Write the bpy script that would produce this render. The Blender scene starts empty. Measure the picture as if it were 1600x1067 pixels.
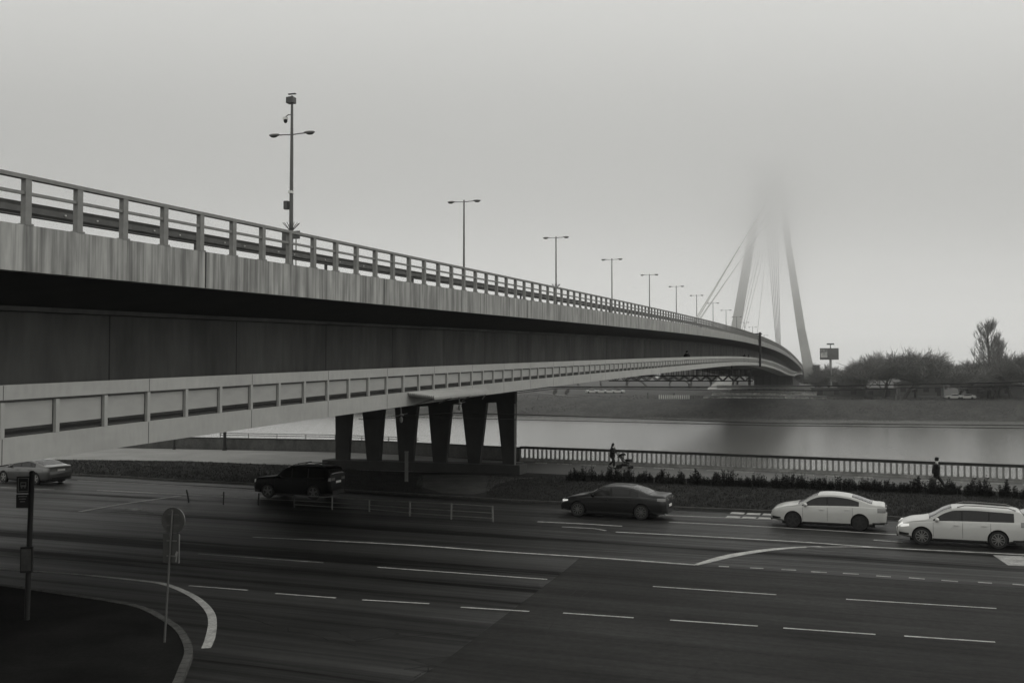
import bpy, bmesh, math, random
import numpy as np
from mathutils import Vector, Matrix
random.seed(7)
R = math.radians
S = bpy.context.scene
C = S.collection
# ------------------------------------------------------------------ camera maths (photo is 1600 x 1067)
F = 1600.0; HZ = 588.0; EYE = 6.4
PITCH = math.atan((HZ-533.5)/F)
def ray(px, py):
    u = (px-800)/F; v = (533.5-py)/F
    return Vector((u, math.cos(PITCH)-v*math.sin(PITCH), math.sin(PITCH)+v*math.cos(PITCH)))
def at(px, py, z=0.0):
    r = ray(px, py); t = (z-EYE)/r.z
    return Vector((r.x*t, r.y*t, z))
def atY(px, py, Y):
    r = ray(px, py); t = Y/r.y
    return Vector((r.x*t, Y, EYE+r.z*t))
cam = bpy.data.cameras.new('camera'); camo = bpy.data.objects.new('camera', cam); C.objects.link(camo)
camo.location = (0, 0, EYE); camo.rotation_euler = (R(90)+PITCH, 0, 0)
cam.sensor_width = 36; cam.lens = 36; cam.clip_end = 9000; cam.clip_start = .1
S.camera = camo
# ------------------------------------------------------------------ bridge frame: local x along, y away from camera
A = math.atan(520/F)
P0 = Vector((-17.5, 0, 0)); D = Vector((math.sin(A), math.cos(A), 0)); N = Vector((-math.cos(A), math.sin(A), 0))
def b_plane(px, py, w=0.0):          # pixel -> (s, z) on the vertical plane w behind the near edge
    r = ray(px, py); O = Vector((0, 0, EYE))-P0
    t = (w-O.dot(N))/r.dot(N)
    P = O+r*t
    return P.dot(D), P.z
def b_cross(px, s):                  # pixel column -> w on the cross plane at s
    r = ray(px, HZ); r.z = 0; O = Vector((0, 0, 0))-P0
    t = (s-O.dot(D))/r.dot(D)
    return (O+r*t).dot(N)
def b_world(s, w, z): return P0+D*s+N*w+Vector((0, 0, z))
def fit(pts, deg, w=0.0):
    a = [b_plane(x, y, w) for x, y in pts]
    s = np.array([p[0] for p in a]); z = np.array([p[1] for p in a])
    c = np.polyfit(s/100, z, deg, w=1/(0.02+s/4000))
    s0, s1 = s.min()+2, s.max()
    def f(x):
        y = min(max(x, s0), s1)
        v = float(np.polyval(c, y/100)); d = float(np.polyval(np.polyder(c), y/100))/100
        return v+(x-y)*d
    return f
deck_top = fit([(0,344.4),(48,351.4),(126.5,364),(202,375.5),(265.6,386),(321,394.5),(400,406),(448.7,413),(520,423.7),(580,432),(606,435.7),(655,444),(722,453.6),(800,466),(875,475.6),(947,486),(1018.7,497.5),(1075,509.5),(1127.5,518),(1184,530),(1214,543),(1240,559),(1251,571)], 5)
walk_top = fit([(0,602.5),(200,593),(400,584.6),(600,576),(800,567),(850,565.6),(1000,561),(1070,558),(1127,556.3),(1185,560),(1213.7,567),(1241,580)], 5)
walk_bot = fit([(0,727),(177,702),(293,682),(400,669),(526.6,648.6),(639,633),(805,612.5),(847,606),(922,596.6),(1000.6,587),(1062.5,580.6),(1098.7,574.7),(1142,571.4),(1185,571.4),(1213.7,577.6),(1241,587)], 5)
# ------------------------------------------------------------------ materials
TINT = (1.0, 1.0, .955)
def g(v): return (v*TINT[0], v*TINT[1], v*TINT[2], 1)
MATS = {}
def mat(name, v, rough=.8, spec=.5, metal=0, var=0, scale=(1,1,1), rot=0, detail=5, var2=0, scale2=(8,8,8), bump=0, emit=0, coat=0, trans=0, lo=.3, hi=.7):
    m = bpy.data.materials.new(name); m.use_nodes = True; nt = m.node_tree; n = nt.nodes; l = nt.links
    b = n['Principled BSDF']
    b.inputs['Base Color'].default_value = g(v); b.inputs['Roughness'].default_value = rough
    b.inputs['Specular IOR Level'].default_value = spec; b.inputs['Metallic'].default_value = metal
    b.inputs['Coat Weight'].default_value = coat; b.inputs['Coat Roughness'].default_value = .05
    if emit:
        b.inputs['Emission Color'].default_value = (1, 1, .95, 1); b.inputs['Emission Strength'].default_value = emit
    tc = n.new('ShaderNodeTexCoord')
    def noise(sc, det):
        mp = n.new('ShaderNodeMapping'); mp.vector_type = 'TEXTURE' if rot else 'POINT'
        if rot:
            mp.inputs['Rotation'].default_value = (0, 0, rot); mp.inputs['Scale'].default_value = tuple(1/x for x in sc)
        else: mp.inputs['Scale'].default_value = sc
        l.new(tc.outputs['Object'], mp.inputs['Vector'])
        t = n.new('ShaderNodeTexNoise'); t.inputs['Scale'].default_value = 1; t.inputs['Detail'].default_value = det
        t.inputs['Roughness'].default_value = .6
        l.new(mp.outputs['Vector'], t.inputs['Vector']); return t
    if var:
        t = noise(scale, detail)
        r = n.new('ShaderNodeMapRange'); r.inputs['From Min'].default_value = lo; r.inputs['From Max'].default_value = hi
        r.inputs['To Min'].default_value = 1-var; r.inputs['To Max'].default_value = 1+var
        l.new(t.outputs['Fac'], r.inputs['Value'])
        out = r.outputs['Result']
        if var2:
            t2 = noise(scale2, 4)
            r2 = n.new('ShaderNodeMapRange'); r2.inputs['From Min'].default_value = .3; r2.inputs['From Max'].default_value = .7
            r2.inputs['To Min'].default_value = 1-var2; r2.inputs['To Max'].default_value = 1+var2
            l.new(t2.outputs['Fac'], r2.inputs['Value'])
            mu = n.new('ShaderNodeMath'); mu.operation = 'MULTIPLY'; l.new(out, mu.inputs[0]); l.new(r2.outputs['Result'], mu.inputs[1]); out = mu.outputs[0]
        vm = n.new('ShaderNodeVectorMath'); vm.operation = 'SCALE'; vm.inputs[0].default_value = g(v)[:3]
        l.new(out, vm.inputs['Scale']); l.new(vm.outputs[0], b.inputs['Base Color'])
        if bump:
            bp = n.new('ShaderNodeBump'); bp.inputs['Strength'].default_value = bump; bp.inputs['Distance'].default_value = .05
            l.new(out, bp.inputs['Height']); l.new(bp.outputs['Normal'], b.inputs['Normal'])
    MATS[name] = m
    return m
ROADROT = math.atan2(-.40, 1)
M = dict(
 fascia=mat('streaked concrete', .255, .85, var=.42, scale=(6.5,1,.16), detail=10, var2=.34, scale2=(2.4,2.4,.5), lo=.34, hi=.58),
 walk=mat('pale painted concrete', .36, .8, var=.08, scale=(.5,1,1.4), var2=.06, scale2=(6,6,2)),
 panel=mat('parapet infill sheet', .34, .7, var=.1, scale=(.9,.9,2)),
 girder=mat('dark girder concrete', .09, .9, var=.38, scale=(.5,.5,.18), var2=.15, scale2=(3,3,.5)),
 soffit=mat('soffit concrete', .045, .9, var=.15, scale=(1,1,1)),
 rail=mat('weathered rail paint', .22, .7, var=.15, scale=(4,4,4)),
 barrier=mat('dull galvanised steel', .09, .6, var=.2, scale=(3,3,3)),
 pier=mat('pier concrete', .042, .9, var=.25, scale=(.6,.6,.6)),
 pylon=mat('pylon steel paint', .5, .6, var=.08, scale=(.2,.2,.2)),
 cable=mat('cable sheath', .45, .6),
 asphalt=mat('worn asphalt', .027, .65, spec=.12, var=.62, scale=(.035,1.1,1), rot=ROADROT, detail=5, var2=.3, scale2=(.3,.3,.3), lo=.33, hi=.67),
 patch=mat('newer asphalt', .042, .7, spec=.12, var=.15, scale=(.5,.5,.5), var2=.25, scale2=(14,14,14)),
 tar=mat('dark asphalt repair', .018, .7, spec=.1, var=.25, scale=(.3,.8,1), rot=ROADROT, var2=.2, scale2=(12,12,12)),
 paint=mat('worn road paint', .36, .7, var=.35, scale=(2.5,2.5,2.5), var2=.3, scale2=(14,14,14)),
 oldpaint=mat('faded road paint', .26, .7, var=.4, scale=(2,2,2), var2=.3, scale2=(14,14,14)),
 railsteel=mat('tram rail steel', .016, .5, spec=.4, var=.3, scale=(.3,2,1), rot=ROADROT),
 pave=mat('pavement asphalt', .011, .85, spec=.04, var=.5, scale=(.5,.5,.5), var2=.25, scale2=(9,9,9)),
 kerb=mat('kerb stone', .075, .9, spec=.1, var=.25, scale=(2,2,2), var2=.2, scale2=(14,14,14)),
 conc=mat('apron concrete', .20, .9, var=.2, scale=(.25,.25,.25), var2=.12, scale2=(5,5,5)),
 prom=mat('promenade asphalt', .085, .8, var=.2, scale=(.4,.4,.4), var2=.15, scale2=(6,6,6)),
 grass=mat('winter turf', .022, 1, spec=.1, var=.45, scale=(.5,.5,.5), detail=8, var2=.35, scale2=(7,7,7)),
 bank=mat('river bank turf', .075, 1, spec=.1, var=.28, scale=(.25,.25,.25), detail=8, var2=.3, scale2=(1.5,1.5,1.5)),
 bare=mat('bare trodden earth', .06, 1, spec=.1, var=.3, scale=(.8,.8,.8), var2=.2, scale2=(6,6,6)),
 blade=mat('grass blades', .035, .9, spec=.2, var=.4, scale=(2,2,2)),
 shrub=mat('shrub leaves', .028, .9, spec=.15, var=.4, scale=(3,3,3)),
 twig=mat('bare twigs', .19, 1, spec=.1, var=.2, scale=(.4,.4,.4)),  # lightened well past the bark to imitate haze over the far trees
 twig2=mat('haze-toned bare twigs', .16, 1, spec=.1, var=.2, scale=(.4,.4,.4)),  # mist on the fainter trees is likewise put into this twig tone
 bark=mat('bark', .06, 1, spec=.1, var=.3, scale=(1,1,3)),
 quay=mat('quay concrete', .24, .9, var=.3, scale=(1.2,1.2,1.2), var2=.2, scale2=(6,6,6)),
 footc=mat('pale foundation concrete', .5, .85, var=.15, scale=(.4,.4,.4)),
 rwall=mat('shade-darkened river wall concrete', .085, .9, var=.3, scale=(1.2,1.2,.5), var2=.2, scale2=(6,6,6)),  # darker than the quay concrete, standing in for shade under the bridge
 quaydark=mat('weathered quay coping', .05, .9, var=.35, scale=(1.5,1.5,1.5)),
 steel=mat('painted steel pole', .10, .5, var=.15, scale=(3,3,3)),
 darksteel=mat('dark steel', .018, .5, var=.2, scale=(3,3,3)),
 galv=mat('galvanised steel', .2, .45, metal=.4, var=.15, scale=(6,6,6)),
 plate=mat('aluminium sign back', .07, .5, var=.15, scale=(4,4,4)),
 lampg=mat('lamp housing', .22, .4),
 white=mat('white enamel', .7, .5),
 black=mat('black rubber', .012, .7, var=.2, scale=(8,8,8)),
 silver=mat('alloy wheel', .3, .35, metal=.7),
 glass=mat('tinted car glass', .012, .06, spec=.42),
 wpaint=mat('white car paint', .54, .35, coat=.6, var=.03, scale=(2,2,2)),
 spaint=mat('silver grey car paint', .10, .3, coat=.9, metal=.4, var=.04, scale=(2,2,2)),
 dpaint=mat('dark grey car paint', .010, .35, coat=.35, var=.05, scale=(2,2,2)),
 kpaint=mat('black car paint', .003, .5, spec=.12, coat=.03, var=.05, scale=(2,2,2)),
 gpaint=mat('mid grey car paint', .10, .3, coat=.8, var=.05, scale=(2,2,2)),
 lens=mat('lit headlight', .6, .2, emit=.45),
 lens2=mat('headlight lens', .55, .15, coat=.6),
 tail=mat('tail lamp lens', .18, .15, coat=.8),
 skin=mat('skin', .42, .6), cloth=mat('black cloth', .010, .95), cloth2=mat('dark denim', .02, .95), greycloth=mat('grey cloth', .09, .95), hair=mat('dark hair', .012, .7),
 wall=mat('pale render', .12, .9, var=.2, scale=(.3,.3,.6)), roof=mat('grey roof sheet', .10, .8, var=.15, scale=(.5,.5,.5)), window=mat('dark window', .03, .2),
 stone=mat('terrace stone', .5, .95, var=.5, scale=(.35,.35,1.2), detail=7, var2=.35, scale2=(1.4,1.4,2)),
 poster=mat('poster sheet', .35, .6, var=.6, scale=(.5,.5,.5), lo=.42, hi=.58),
)
def water_mat():
    m = bpy.data.materials.new('river water'); m.use_nodes = True; n = m.node_tree.nodes; l = m.node_tree.links; b = n['Principled BSDF']
    b.inputs['Base Color'].default_value = g(.26); b.inputs['Roughness'].default_value = .10; b.inputs['IOR'].default_value = 1.33
    b.inputs['Specular IOR Level'].default_value = .5
    tc = n.new('ShaderNodeTexCoord'); prev = None
    for sc, st in (((.25,.8,1), .42), ((1.6,4.5,1), .36), ((.05,.12,1), .2)):
        mp = n.new('ShaderNodeMapping'); mp.vector_type='TEXTURE'; mp.inputs['Rotation'].default_value = (0,0,-A); mp.inputs['Scale'].default_value = tuple(1/x for x in sc)
        t = n.new('ShaderNodeTexNoise'); t.inputs['Scale'].default_value = 1; t.inputs['Detail'].default_value = 4
        l.new(tc.outputs['Object'], mp.inputs[0]); l.new(mp.outputs[0], t.inputs['Vector'])
        bp = n.new('ShaderNodeBump'); bp.inputs['Strength'].default_value = st; bp.inputs['Distance'].default_value = .10
        l.new(t.outputs['Fac'], bp.inputs['Height'])
        if prev: l.new(prev.outputs[0], bp.inputs['Normal'])
        prev = bp
    l.new(prev.outputs[0], b.inputs['Normal'])
    return m
M['water'] = water_mat()
def streak_asphalt(m, base, spec0, spec1, rough, k=1.0):
    n = m.node_tree.nodes; l = m.node_tree.links; b = n['Principled BSDF']
    for lk in list(b.inputs['Base Color'].links): l.remove(lk)
    tc = n.new('ShaderNodeTexCoord')
    def nz(sc, rot, det=4):
        mp = n.new('ShaderNodeMapping'); mp.vector_type = 'TEXTURE'; mp.inputs['Rotation'].default_value = (0,0,rot); mp.inputs['Scale'].default_value = tuple(1/x for x in sc)
        t = n.new('ShaderNodeTexNoise'); t.inputs['Scale'].default_value = 1; t.inputs['Detail'].default_value = det; t.inputs['Roughness'].default_value = .65
        l.new(tc.outputs['Object'], mp.inputs[0]); l.new(mp.outputs[0], t.inputs['Vector']); return t.outputs['Fac']
    def rng(v, a, b_, lo, hi):
        r = n.new('ShaderNodeMapRange'); r.inputs[1].default_value = a; r.inputs[2].default_value = b_; r.inputs[3].default_value = lo; r.inputs[4].default_value = hi
        l.new(v, r.inputs[0]); return r.outputs[0]
    def mul(x, y):
        q = n.new('ShaderNodeMath'); q.operation = 'MULTIPLY'; l.new(x, q.inputs[0]); l.new(y, q.inputs[1]); return q.outputs[0]
    st = nz((.022, .62, 1), ROADROT, 6); fine = nz((.06, 3.2, 1), ROADROT, 4); blot = nz((.16,.22,1), ROADROT, 6); grit = nz((5,5,5), 0, 8)
    v = mul(mul(rng(st, .36, .64, 1-.45*k, 1+.5*k), rng(fine, .35, .65, 1-.22*k, 1+.22*k)), mul(rng(blot, .35, .65, .72, 1.25), rng(grit, .3, .7, .75, 1.25)))
    vm = n.new('ShaderNodeVectorMath'); vm.operation = 'SCALE'; vm.inputs[0].default_value = g(base)[:3]; l.new(v, vm.inputs['Scale']); l.new(vm.outputs[0], b.inputs['Base Color'])
    l.new(mul(rng(st, .38, .62, spec0, spec1), rng(fine, .35, .65, .6, 1.3)), b.inputs['Specular IOR Level']); b.inputs['Roughness'].default_value = rough
streak_asphalt(M['asphalt'], .0185, .01, .26, .52)
streak_asphalt(M['patch'], .026, .03, .06, .65, .14)
# ------------------------------------------------------------------ mesh helpers
def link(name, me, m, parent=None):
    o = bpy.data.objects.new(name, me); C.objects.link(o)
    if m is not None and len(me.materials) == 0: me.materials.append(m)
    if parent: o.parent = parent
    return o
class MB:
    def __init__(s): s.v = []; s.f = []
    def add(s, vs, fs):
        k = len(s.v); s.v += [tuple(x) for x in vs]; s.f += [tuple(i+k for i in f) for f in fs]; return s
    def box(s, c, d, rz=0, tilt=None):
        c = Vector(c); mtx = Matrix.Rotation(rz, 3, 'Z')
        if tilt: mtx = mtx @ tilt
        vs = [c+mtx @ Vector((x*d[0]/2, y*d[1]/2, z*d[2]/2)) for x in (-1,1) for y in (-1,1) for z in (-1,1)]
        return s.add(vs, [(0,1,3,2),(4,6,7,5),(0,4,5,1),(2,3,7,6),(0,2,6,4),(1,5,7,3)])
    def tube(s, pts, r, n=8, cap=True):
        pts = [Vector(p) for p in pts]; rs = r if isinstance(r, (list, tuple)) else [r]*len(pts)
        vs = []; fs = []
        for i, p in enumerate(pts):
            d = (pts[min(i+1, len(pts)-1)]-pts[max(i-1, 0)]).normalized()
            a = d.orthogonal().normalized() if abs(d.z) > .9 else d.cross(Vector((0,0,1))).normalized()
            b = d.cross(a)
            for k in range(n):
                t = 2*math.pi*k/n; vs.append(p+(a*math.cos(t)+b*math.sin(t))*rs[i])
        for i in range(len(pts)-1):
            for k in range(n): fs.append((i*n+k, i*n+(k+1) % n, (i+1)*n+(k+1) % n, (i+1)*n+k))
        if cap: fs.append(tuple(range(n))[::-1]); fs.append(tuple((len(pts)-1)*n+k for k in range(n)))
        return s.add(vs, fs)
    def ell(s, c, rad, nu=12, nv=8, rz=0):
        c = Vector(c); mtx = Matrix.Rotation(rz, 3, 'Z'); vs = []; fs = []
        for i in range(nv+1):
            th = math.pi*i/nv
            for k in range(nu):
                ph = 2*math.pi*k/nu
                vs.append(c+mtx @ Vector((rad[0]*math.sin(th)*math.cos(ph), rad[1]*math.sin(th)*math.sin(ph), rad[2]*math.cos(th))))
        for i in range(nv):
            for k in range(nu): fs.append((i*nu+k, (i+1)*nu+k, (i+1)*nu+(k+1) % nu, i*nu+(k+1) % nu))
        return s.add(vs, fs)
    def prism(s, poly, axis, a, b):   # poly 2d, extruded along axis 0/1/2 from a to b
        def P(p, t):
            q = [0,0,0]; o = [i for i in range(3) if i != axis]; q[o[0]] = p[0]; q[o[1]] = p[1]; q[axis] = t; return q
        n = len(poly)
        return s.add([P(p, a) for p in poly]+[P(p, b) for p in poly], [tuple(range(n))[::-1], tuple(range(n, 2*n))]+[(i, (i+1) % n, n+(i+1) % n, n+i) for i in range(n)])
    def build(s, name, m, parent=None, smooth=False, fix=True):
        me = bpy.data.meshes.new(name); me.from_pydata(s.v, [], s.f); me.update()
        if fix:
            bm = bmesh.new(); bm.from_mesh(me); bmesh.ops.recalc_face_normals(bm, faces=bm.faces); bm.to_mesh(me); bm.free()
        if smooth:
            for p in me.polygons: p.use_smooth = True
            me.set_sharp_from_angle(angle=R(38))
        return link(name, me, m, parent)
def loft(rows, closed=True):            # rows: list of equal-length point lists
    n = len(rows[0]); vs = [p for r in rows for p in r]; fs = []
    for i in range(len(rows)-1):
        for k in range(n if closed else n-1):
            fs.append((i*n+k, i*n+(k+1) % n, (i+1)*n+(k+1) % n, (i+1)*n+k))
    if closed: fs += [tuple(range(n))[::-1], tuple((len(rows)-1)*n+k for k in range(n))]
    return MB().add(vs, fs)
def sheet(name, poly, z, m, kind='structure', label=None):
    me = bpy.data.meshes.new(name); bm = bmesh.new()
    f = bm.faces.new([bm.verts.new((p[0], p[1], z)) for p in poly]); bm.normal_update()
    if f.normal.z < 0: f.normal_flip()
    bmesh.ops.triangulate(bm, faces=bm.faces[:]); bm.to_mesh(me); bm.free()
    o = link(name, me, m); o['kind'] = kind
    if label: o['label'] = label
    return o
def tag(o, label=None, cat=None, group=None, kind=None):
    if label: o['label'] = label
    if cat: o['category'] = cat
    if group: o['group'] = group
    if kind: o['kind'] = kind
    return o
def empty(name, loc=(0,0,0), rz=0):
    o = bpy.data.objects.new(name, None); C.objects.link(o); o.location = loc; o.rotation_euler = (0,0,rz); o.empty_display_size = .2
    return o
def copy_tree(o, parent=None):
    c = o.copy(); C.objects.link(c); c.parent = parent
    for ch in KIDS.get(o.name, [x for x in bpy.data.objects if x.parent == o]): copy_tree(ch, c)
    return c
KIDS = {}
def dup(o, loc, rz=None, label=None, group=None):
    c = copy_tree(o); c.location = loc
    if rz is not None: c.rotation_euler = (0,0,rz)
    if label: c['label'] = label
    if group: c['group'] = group
    return c
# ------------------------------------------------------------------ world and sun
W = bpy.data.worlds.new('World'); S.world = W; W.use_nodes = True
n = W.node_tree.nodes; l = W.node_tree.links
sk = n.new('ShaderNodeTexSky'); sk.sky_type = 'NISHITA'; sk.sun_disc = False
SUN_EL, SUN_ROT = R(48), R(75)
sk.sun_elevation = SUN_EL; sk.sun_rotation = SUN_ROT; sk.air_density = 1; sk.dust_density = 3
bw = n.new('ShaderNodeRGBToBW'); l.new(sk.outputs[0], bw.inputs[0])
mx = n.new('ShaderNodeMix'); mx.data_type = 'FLOAT'; mx.inputs[0].default_value = .88
l.new(bw.outputs[0], mx.inputs[2]); mx.inputs[3].default_value = 8.1
cl = n.new('ShaderNodeMath'); cl.operation = 'MINIMUM'; l.new(mx.outputs[0], cl.inputs[0]); cl.inputs[1].default_value = 9
vm = n.new('ShaderNodeVectorMath'); vm.operation = 'SCALE'; vm.inputs[0].default_value = (1, 1.0, .965); l.new(cl.outputs[0], vm.inputs['Scale'])
l.new(vm.outputs[0], n['Background'].inputs['Color']); n['Background'].inputs['Strength'].default_value = .1
sun = bpy.data.lights.new('sun', 'SUN'); sun.energy = .5; sun.angle = R(30); sun.color = (1, .99, .96)
so = bpy.data.objects.new('sun', sun); C.objects.link(so)
az = SUN_ROT; sd = Vector((math.sin(az)*math.cos(SUN_EL), math.cos(az)*math.cos(SUN_EL), math.sin(SUN_EL)))
so.rotation_euler = sd.to_track_quat('Z', 'Y').to_euler(); so.location = (0, 0, 60)
S.view_settings.view_transform = 'Standard'; S.view_settings.look = 'None'; S.view_settings.exposure = 0; S.view_settings.gamma = 1
cy = S.cycles
cy.max_bounces = 12; cy.diffuse_bounces = 1; cy.glossy_bounces = 2; cy.volume_bounces = 10; cy.transmission_bounces = 2; cy.transparent_max_bounces = 8
cy.use_denoising = True; cy.denoiser = 'OPENIMAGEDENOISE'; cy.filter_width = 1.5; cy.sample_clamp_indirect = 4
def volume_box(name, lo, hi, dens, label, ell=None, g_=0.0):
    mb = MB()
    if ell: mb.ell(ell[0], ell[1], 24, 14)
    else: mb.box([(a+b)/2 for a, b in zip(lo, hi)], [b-a for a, b in zip(lo, hi)])
    m = bpy.data.materials.new(name+' air'); m.use_nodes = True; nn = m.node_tree.nodes; nn.remove(nn['Principled BSDF'])
    v = nn.new('ShaderNodeVolumePrincipled'); v.inputs['Color'].default_value = (1, 1, 1, 1); v.inputs['Density'].default_value = dens
    v.inputs['Anisotropy'].default_value = g_
    m.node_tree.links.new(v.outputs[0], nn['Material Output'].inputs['Volume'])
    o = mb.build(name, m); o['kind'] = 'stuff'; o['label'] = label; return o
volume_box('haze', (-2600,-300,-7.5), (3000,4200,136), .00011, 'thin winter haze hanging over the whole river')
for z0, d in ((-7.3,.0006),(24,.0020),(36,.0034),(46,.0055),(56,.009),(66,.016)):
    volume_box('low_cloud', (-420+z0,195+z0*.35,z0), (620-z0,440-z0*.2,128-z0*.05), d, 'low fog hanging over the river and swallowing the head of the pylon', g_=.94)

# ------------------------------------------------------------------ ground, road, water
far_edge = [(-330,730),(-60,737),(110,743),(190,746.5),(270,752),(400,758),(530,767),(660,775),(800,784),(1000,793),(1200,801),(1400,811),(1600,823),(1900,841)]
FE = [at(x, y) for x, y in far_edge]
wall_l = [at(x, y) for x, y in ((-700,683),(-200,692),(100,697.5),(293,701),(530,706),(660,711))]
bal = [at(x, y) for x, y in ((812,720),(818,720.2),(850,721.5),(945,725.5),(1100,732),(1250,739),(1350,743.5),(1440,748),(1590,754.5),(1900,771))]
quay = wall_l+bal[:]
q0 = quay[0]+Vector((-400, 60, 0)); q1 = quay[-1]+Vector((200, -90, 0))
qline = [q0]+quay+[q1]
sheet('ground', [(-420,-60)]+[(p.x, p.y+.9) for p in qline]+[(260,-60)], -.012, M['grass'], label='dark winter turf beside the road')
# quay wall down to the river bed
rows = [[(p.x, p.y+.9, z) for z in (-.0125, -7)] for p in qline]
o = loft(rows, closed=False).build('embankment', M['quay']); o['kind'] = 'structure'
sheet('road', [(-260,-40)]+[(FE[0].x-120, FE[0].y+45)]+[(p.x, p.y) for p in FE]+[(FE[-1].x+90, FE[-1].y-36), (160,-40)], 0, M['asphalt'])
# water
sheet('water', [(-3000,40),(3200,40),(3200,900),(-3000,900)], -5, M['water'])
# far bank: strips running along the river direction (perpendicular to the bridge)
wl0 = at(800, 650.5, -5); wl1 = at(1600, 659, -5); dirw = (wl1-wl0).normalized(); nrm = Vector((-dirw.y, dirw.x, 0))
prof = [(-3,-7),(0,-5.05),(1.5,-4.2),(6,-2.6),(12,-.7),(15,-.1),(20,0),(60,.6),(100,1.2),(200,1.6),(900,2),(4500,2)]
rows = []
rnd = random.Random(3)
for i in range(-60, 61):
    base = wl0+dirw*(i*50 if abs(i) > 12 else i*12+0)
    if abs(i) > 12: base = wl0+dirw*((144+(abs(i)-12)*60)*(1 if i > 0 else -1))
    rows.append([base+nrm*(d+(rnd.uniform(-.5,.5) if 0 <= d < 14 else 0))+Vector((0,0,5-0+z+ (rnd.uniform(-.25,.25) if 1 < d < 14 else 0))) for d, z in prof])
o = loft(rows, closed=False).build('terrain', M['bank'], smooth=True); o['kind'] = 'structure'; o['label'] = 'grassy far river bank'
def bankp(px, d, z=None):         # point on far bank in column px at distance d behind the waterline
    r = ray(px, HZ); r.z = 0
    t = ((wl0+nrm*d).dot(nrm))/r.dot(nrm); p = r*t
    zz = np.interp(d, [q[0] for q in prof], [q[1] for q in prof]) if z is None else z
    return Vector((p.x, p.y, float(zz)))
def ribbon(pts, w, z=None):
    pts = [Vector(p) for p in pts]; ws = w if isinstance(w, (list, tuple)) else [w]*len(pts); rows = []
    for i, p in enumerate(pts):
        d = pts[min(i+1, len(pts)-1)]-pts[max(i-1, 0)]; d.z = 0; d.normalize(); s = Vector((-d.y, d.x, 0))*ws[i]/2
        a, b = p+s, p-s
        if z is not None: a.z = b.z = z
        rows.append([a, b])
    return loft(rows, closed=False)
def smooth_line(pts, k=5):
    P = [Vector(p) for p in pts]; out = []
    for i in range(len(P)-1):
        a, b, c, d = P[max(i-1,0)], P[i], P[i+1], P[min(i+2, len(P)-1)]
        for j in range(k):
            t = j/k; out.append(.5*((2*b)+(c-a)*t+(2*a-5*b+4*c-d)*t*t+(3*b-a-3*c+d)*t**3))
    return out+[P[-1]]
def up(o):
    me = o.data; bm = bmesh.new(); bm.from_mesh(me)
    for f in bm.faces:
        f.normal_update()
        if f.normal.z < 0: f.normal_flip()
    bm.to_mesh(me); bm.free(); return o
# kerb along the far road edge
mb = MB()
for i in range(len(FE)-1):
    a, b = FE[i], FE[i+1]; L = (b-a).length; ang = math.atan2(b.y-a.y, b.x-a.x)
    k = max(1, int(L/1.0))
    for j in range(k):
        c = a.lerp(b, (j+.5)/k); mb.box((c.x, c.y+.1, .05), (L/k-.012, .16, .13), ang)
o = mb.build('kerb', M['kerb']); o['kind'] = 'structure'
# promenade behind the hedge, apron on the left, bare patch
hedge_px = [(890,750),(1000,753),(1100,757),(1200,761),(1300,764),(1400,768),(1500,773),(1600,778),(1800,788)]
prom_near = [(812,738),(900,742),(1000,745),(1100,748.5),(1200,752),(1300,756),(1400,760),(1500,765),(1600,769),(1900,784)]
o = up(loft([[at(x, y, .006), Vector((b.x, b.y, .006))] for (x, y), b in zip(prom_near, [at(np.interp(x, [808,850,945,1100,1250,1350,1440,1590,1900],[808,850,945,1100,1250,1350,1440,1590,1900]), np.interp(x, [808,850,945,1100,1250,1350,1440,1590,1900],[720,721.5,725.5,732,739,743.5,748,754.5,771])) for x, _ in prom_near])], closed=False).build('path', M['prom'])); o['kind'] = 'structure'; o['label'] = 'riverside promenade path'
ap = [(-500,712),(0,717),(150,718.5),(290,720),(400,724.5),(470,727),(532,730),(560,734),(640,737),(806,739)]
apf = [(-500,687),(0,696),(150,699),(290,701.5),(400,703.5),(470,705),(532,706.5),(560,707.5),(640,711),(806,721)]
o = up(loft([[at(*a, .006), at(*b, .006)] for a, b in zip(ap, apf)], closed=False).build('pavement', M['conc'])); o['kind'] = 'structure'; o['label'] = 'pale concrete apron by the river wall'
o = sheet('path', [at(x, y).xy for x, y in ((655,742),(740,741),(805,746),(845,746),(800,750),(775,757),(762,768),(740,772),(690,770),(650,758))], .004, M['bare']); o['label'] = 'bare trodden earth patch on the verge'
# near asphalt patch, repairs
sheet('road', [at(x, y).xy for x, y in ((905,872),(1123,886),(1700,925),(2100,960),(2600,1500),(-200,1500),(640,1067),(700,1028),(880,893))], .004, M['patch'])['label'] = 'paler resurfaced asphalt'
for pl in (((520,985),(600,980),(625,990),(560,1002)), ((640,1030),(760,1020),(800,1032),(690,1045))):
    sheet('road', [at(x, y).xy for x, y in pl], .003, M['tar'])['label'] = 'dark asphalt repair patch'
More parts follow.
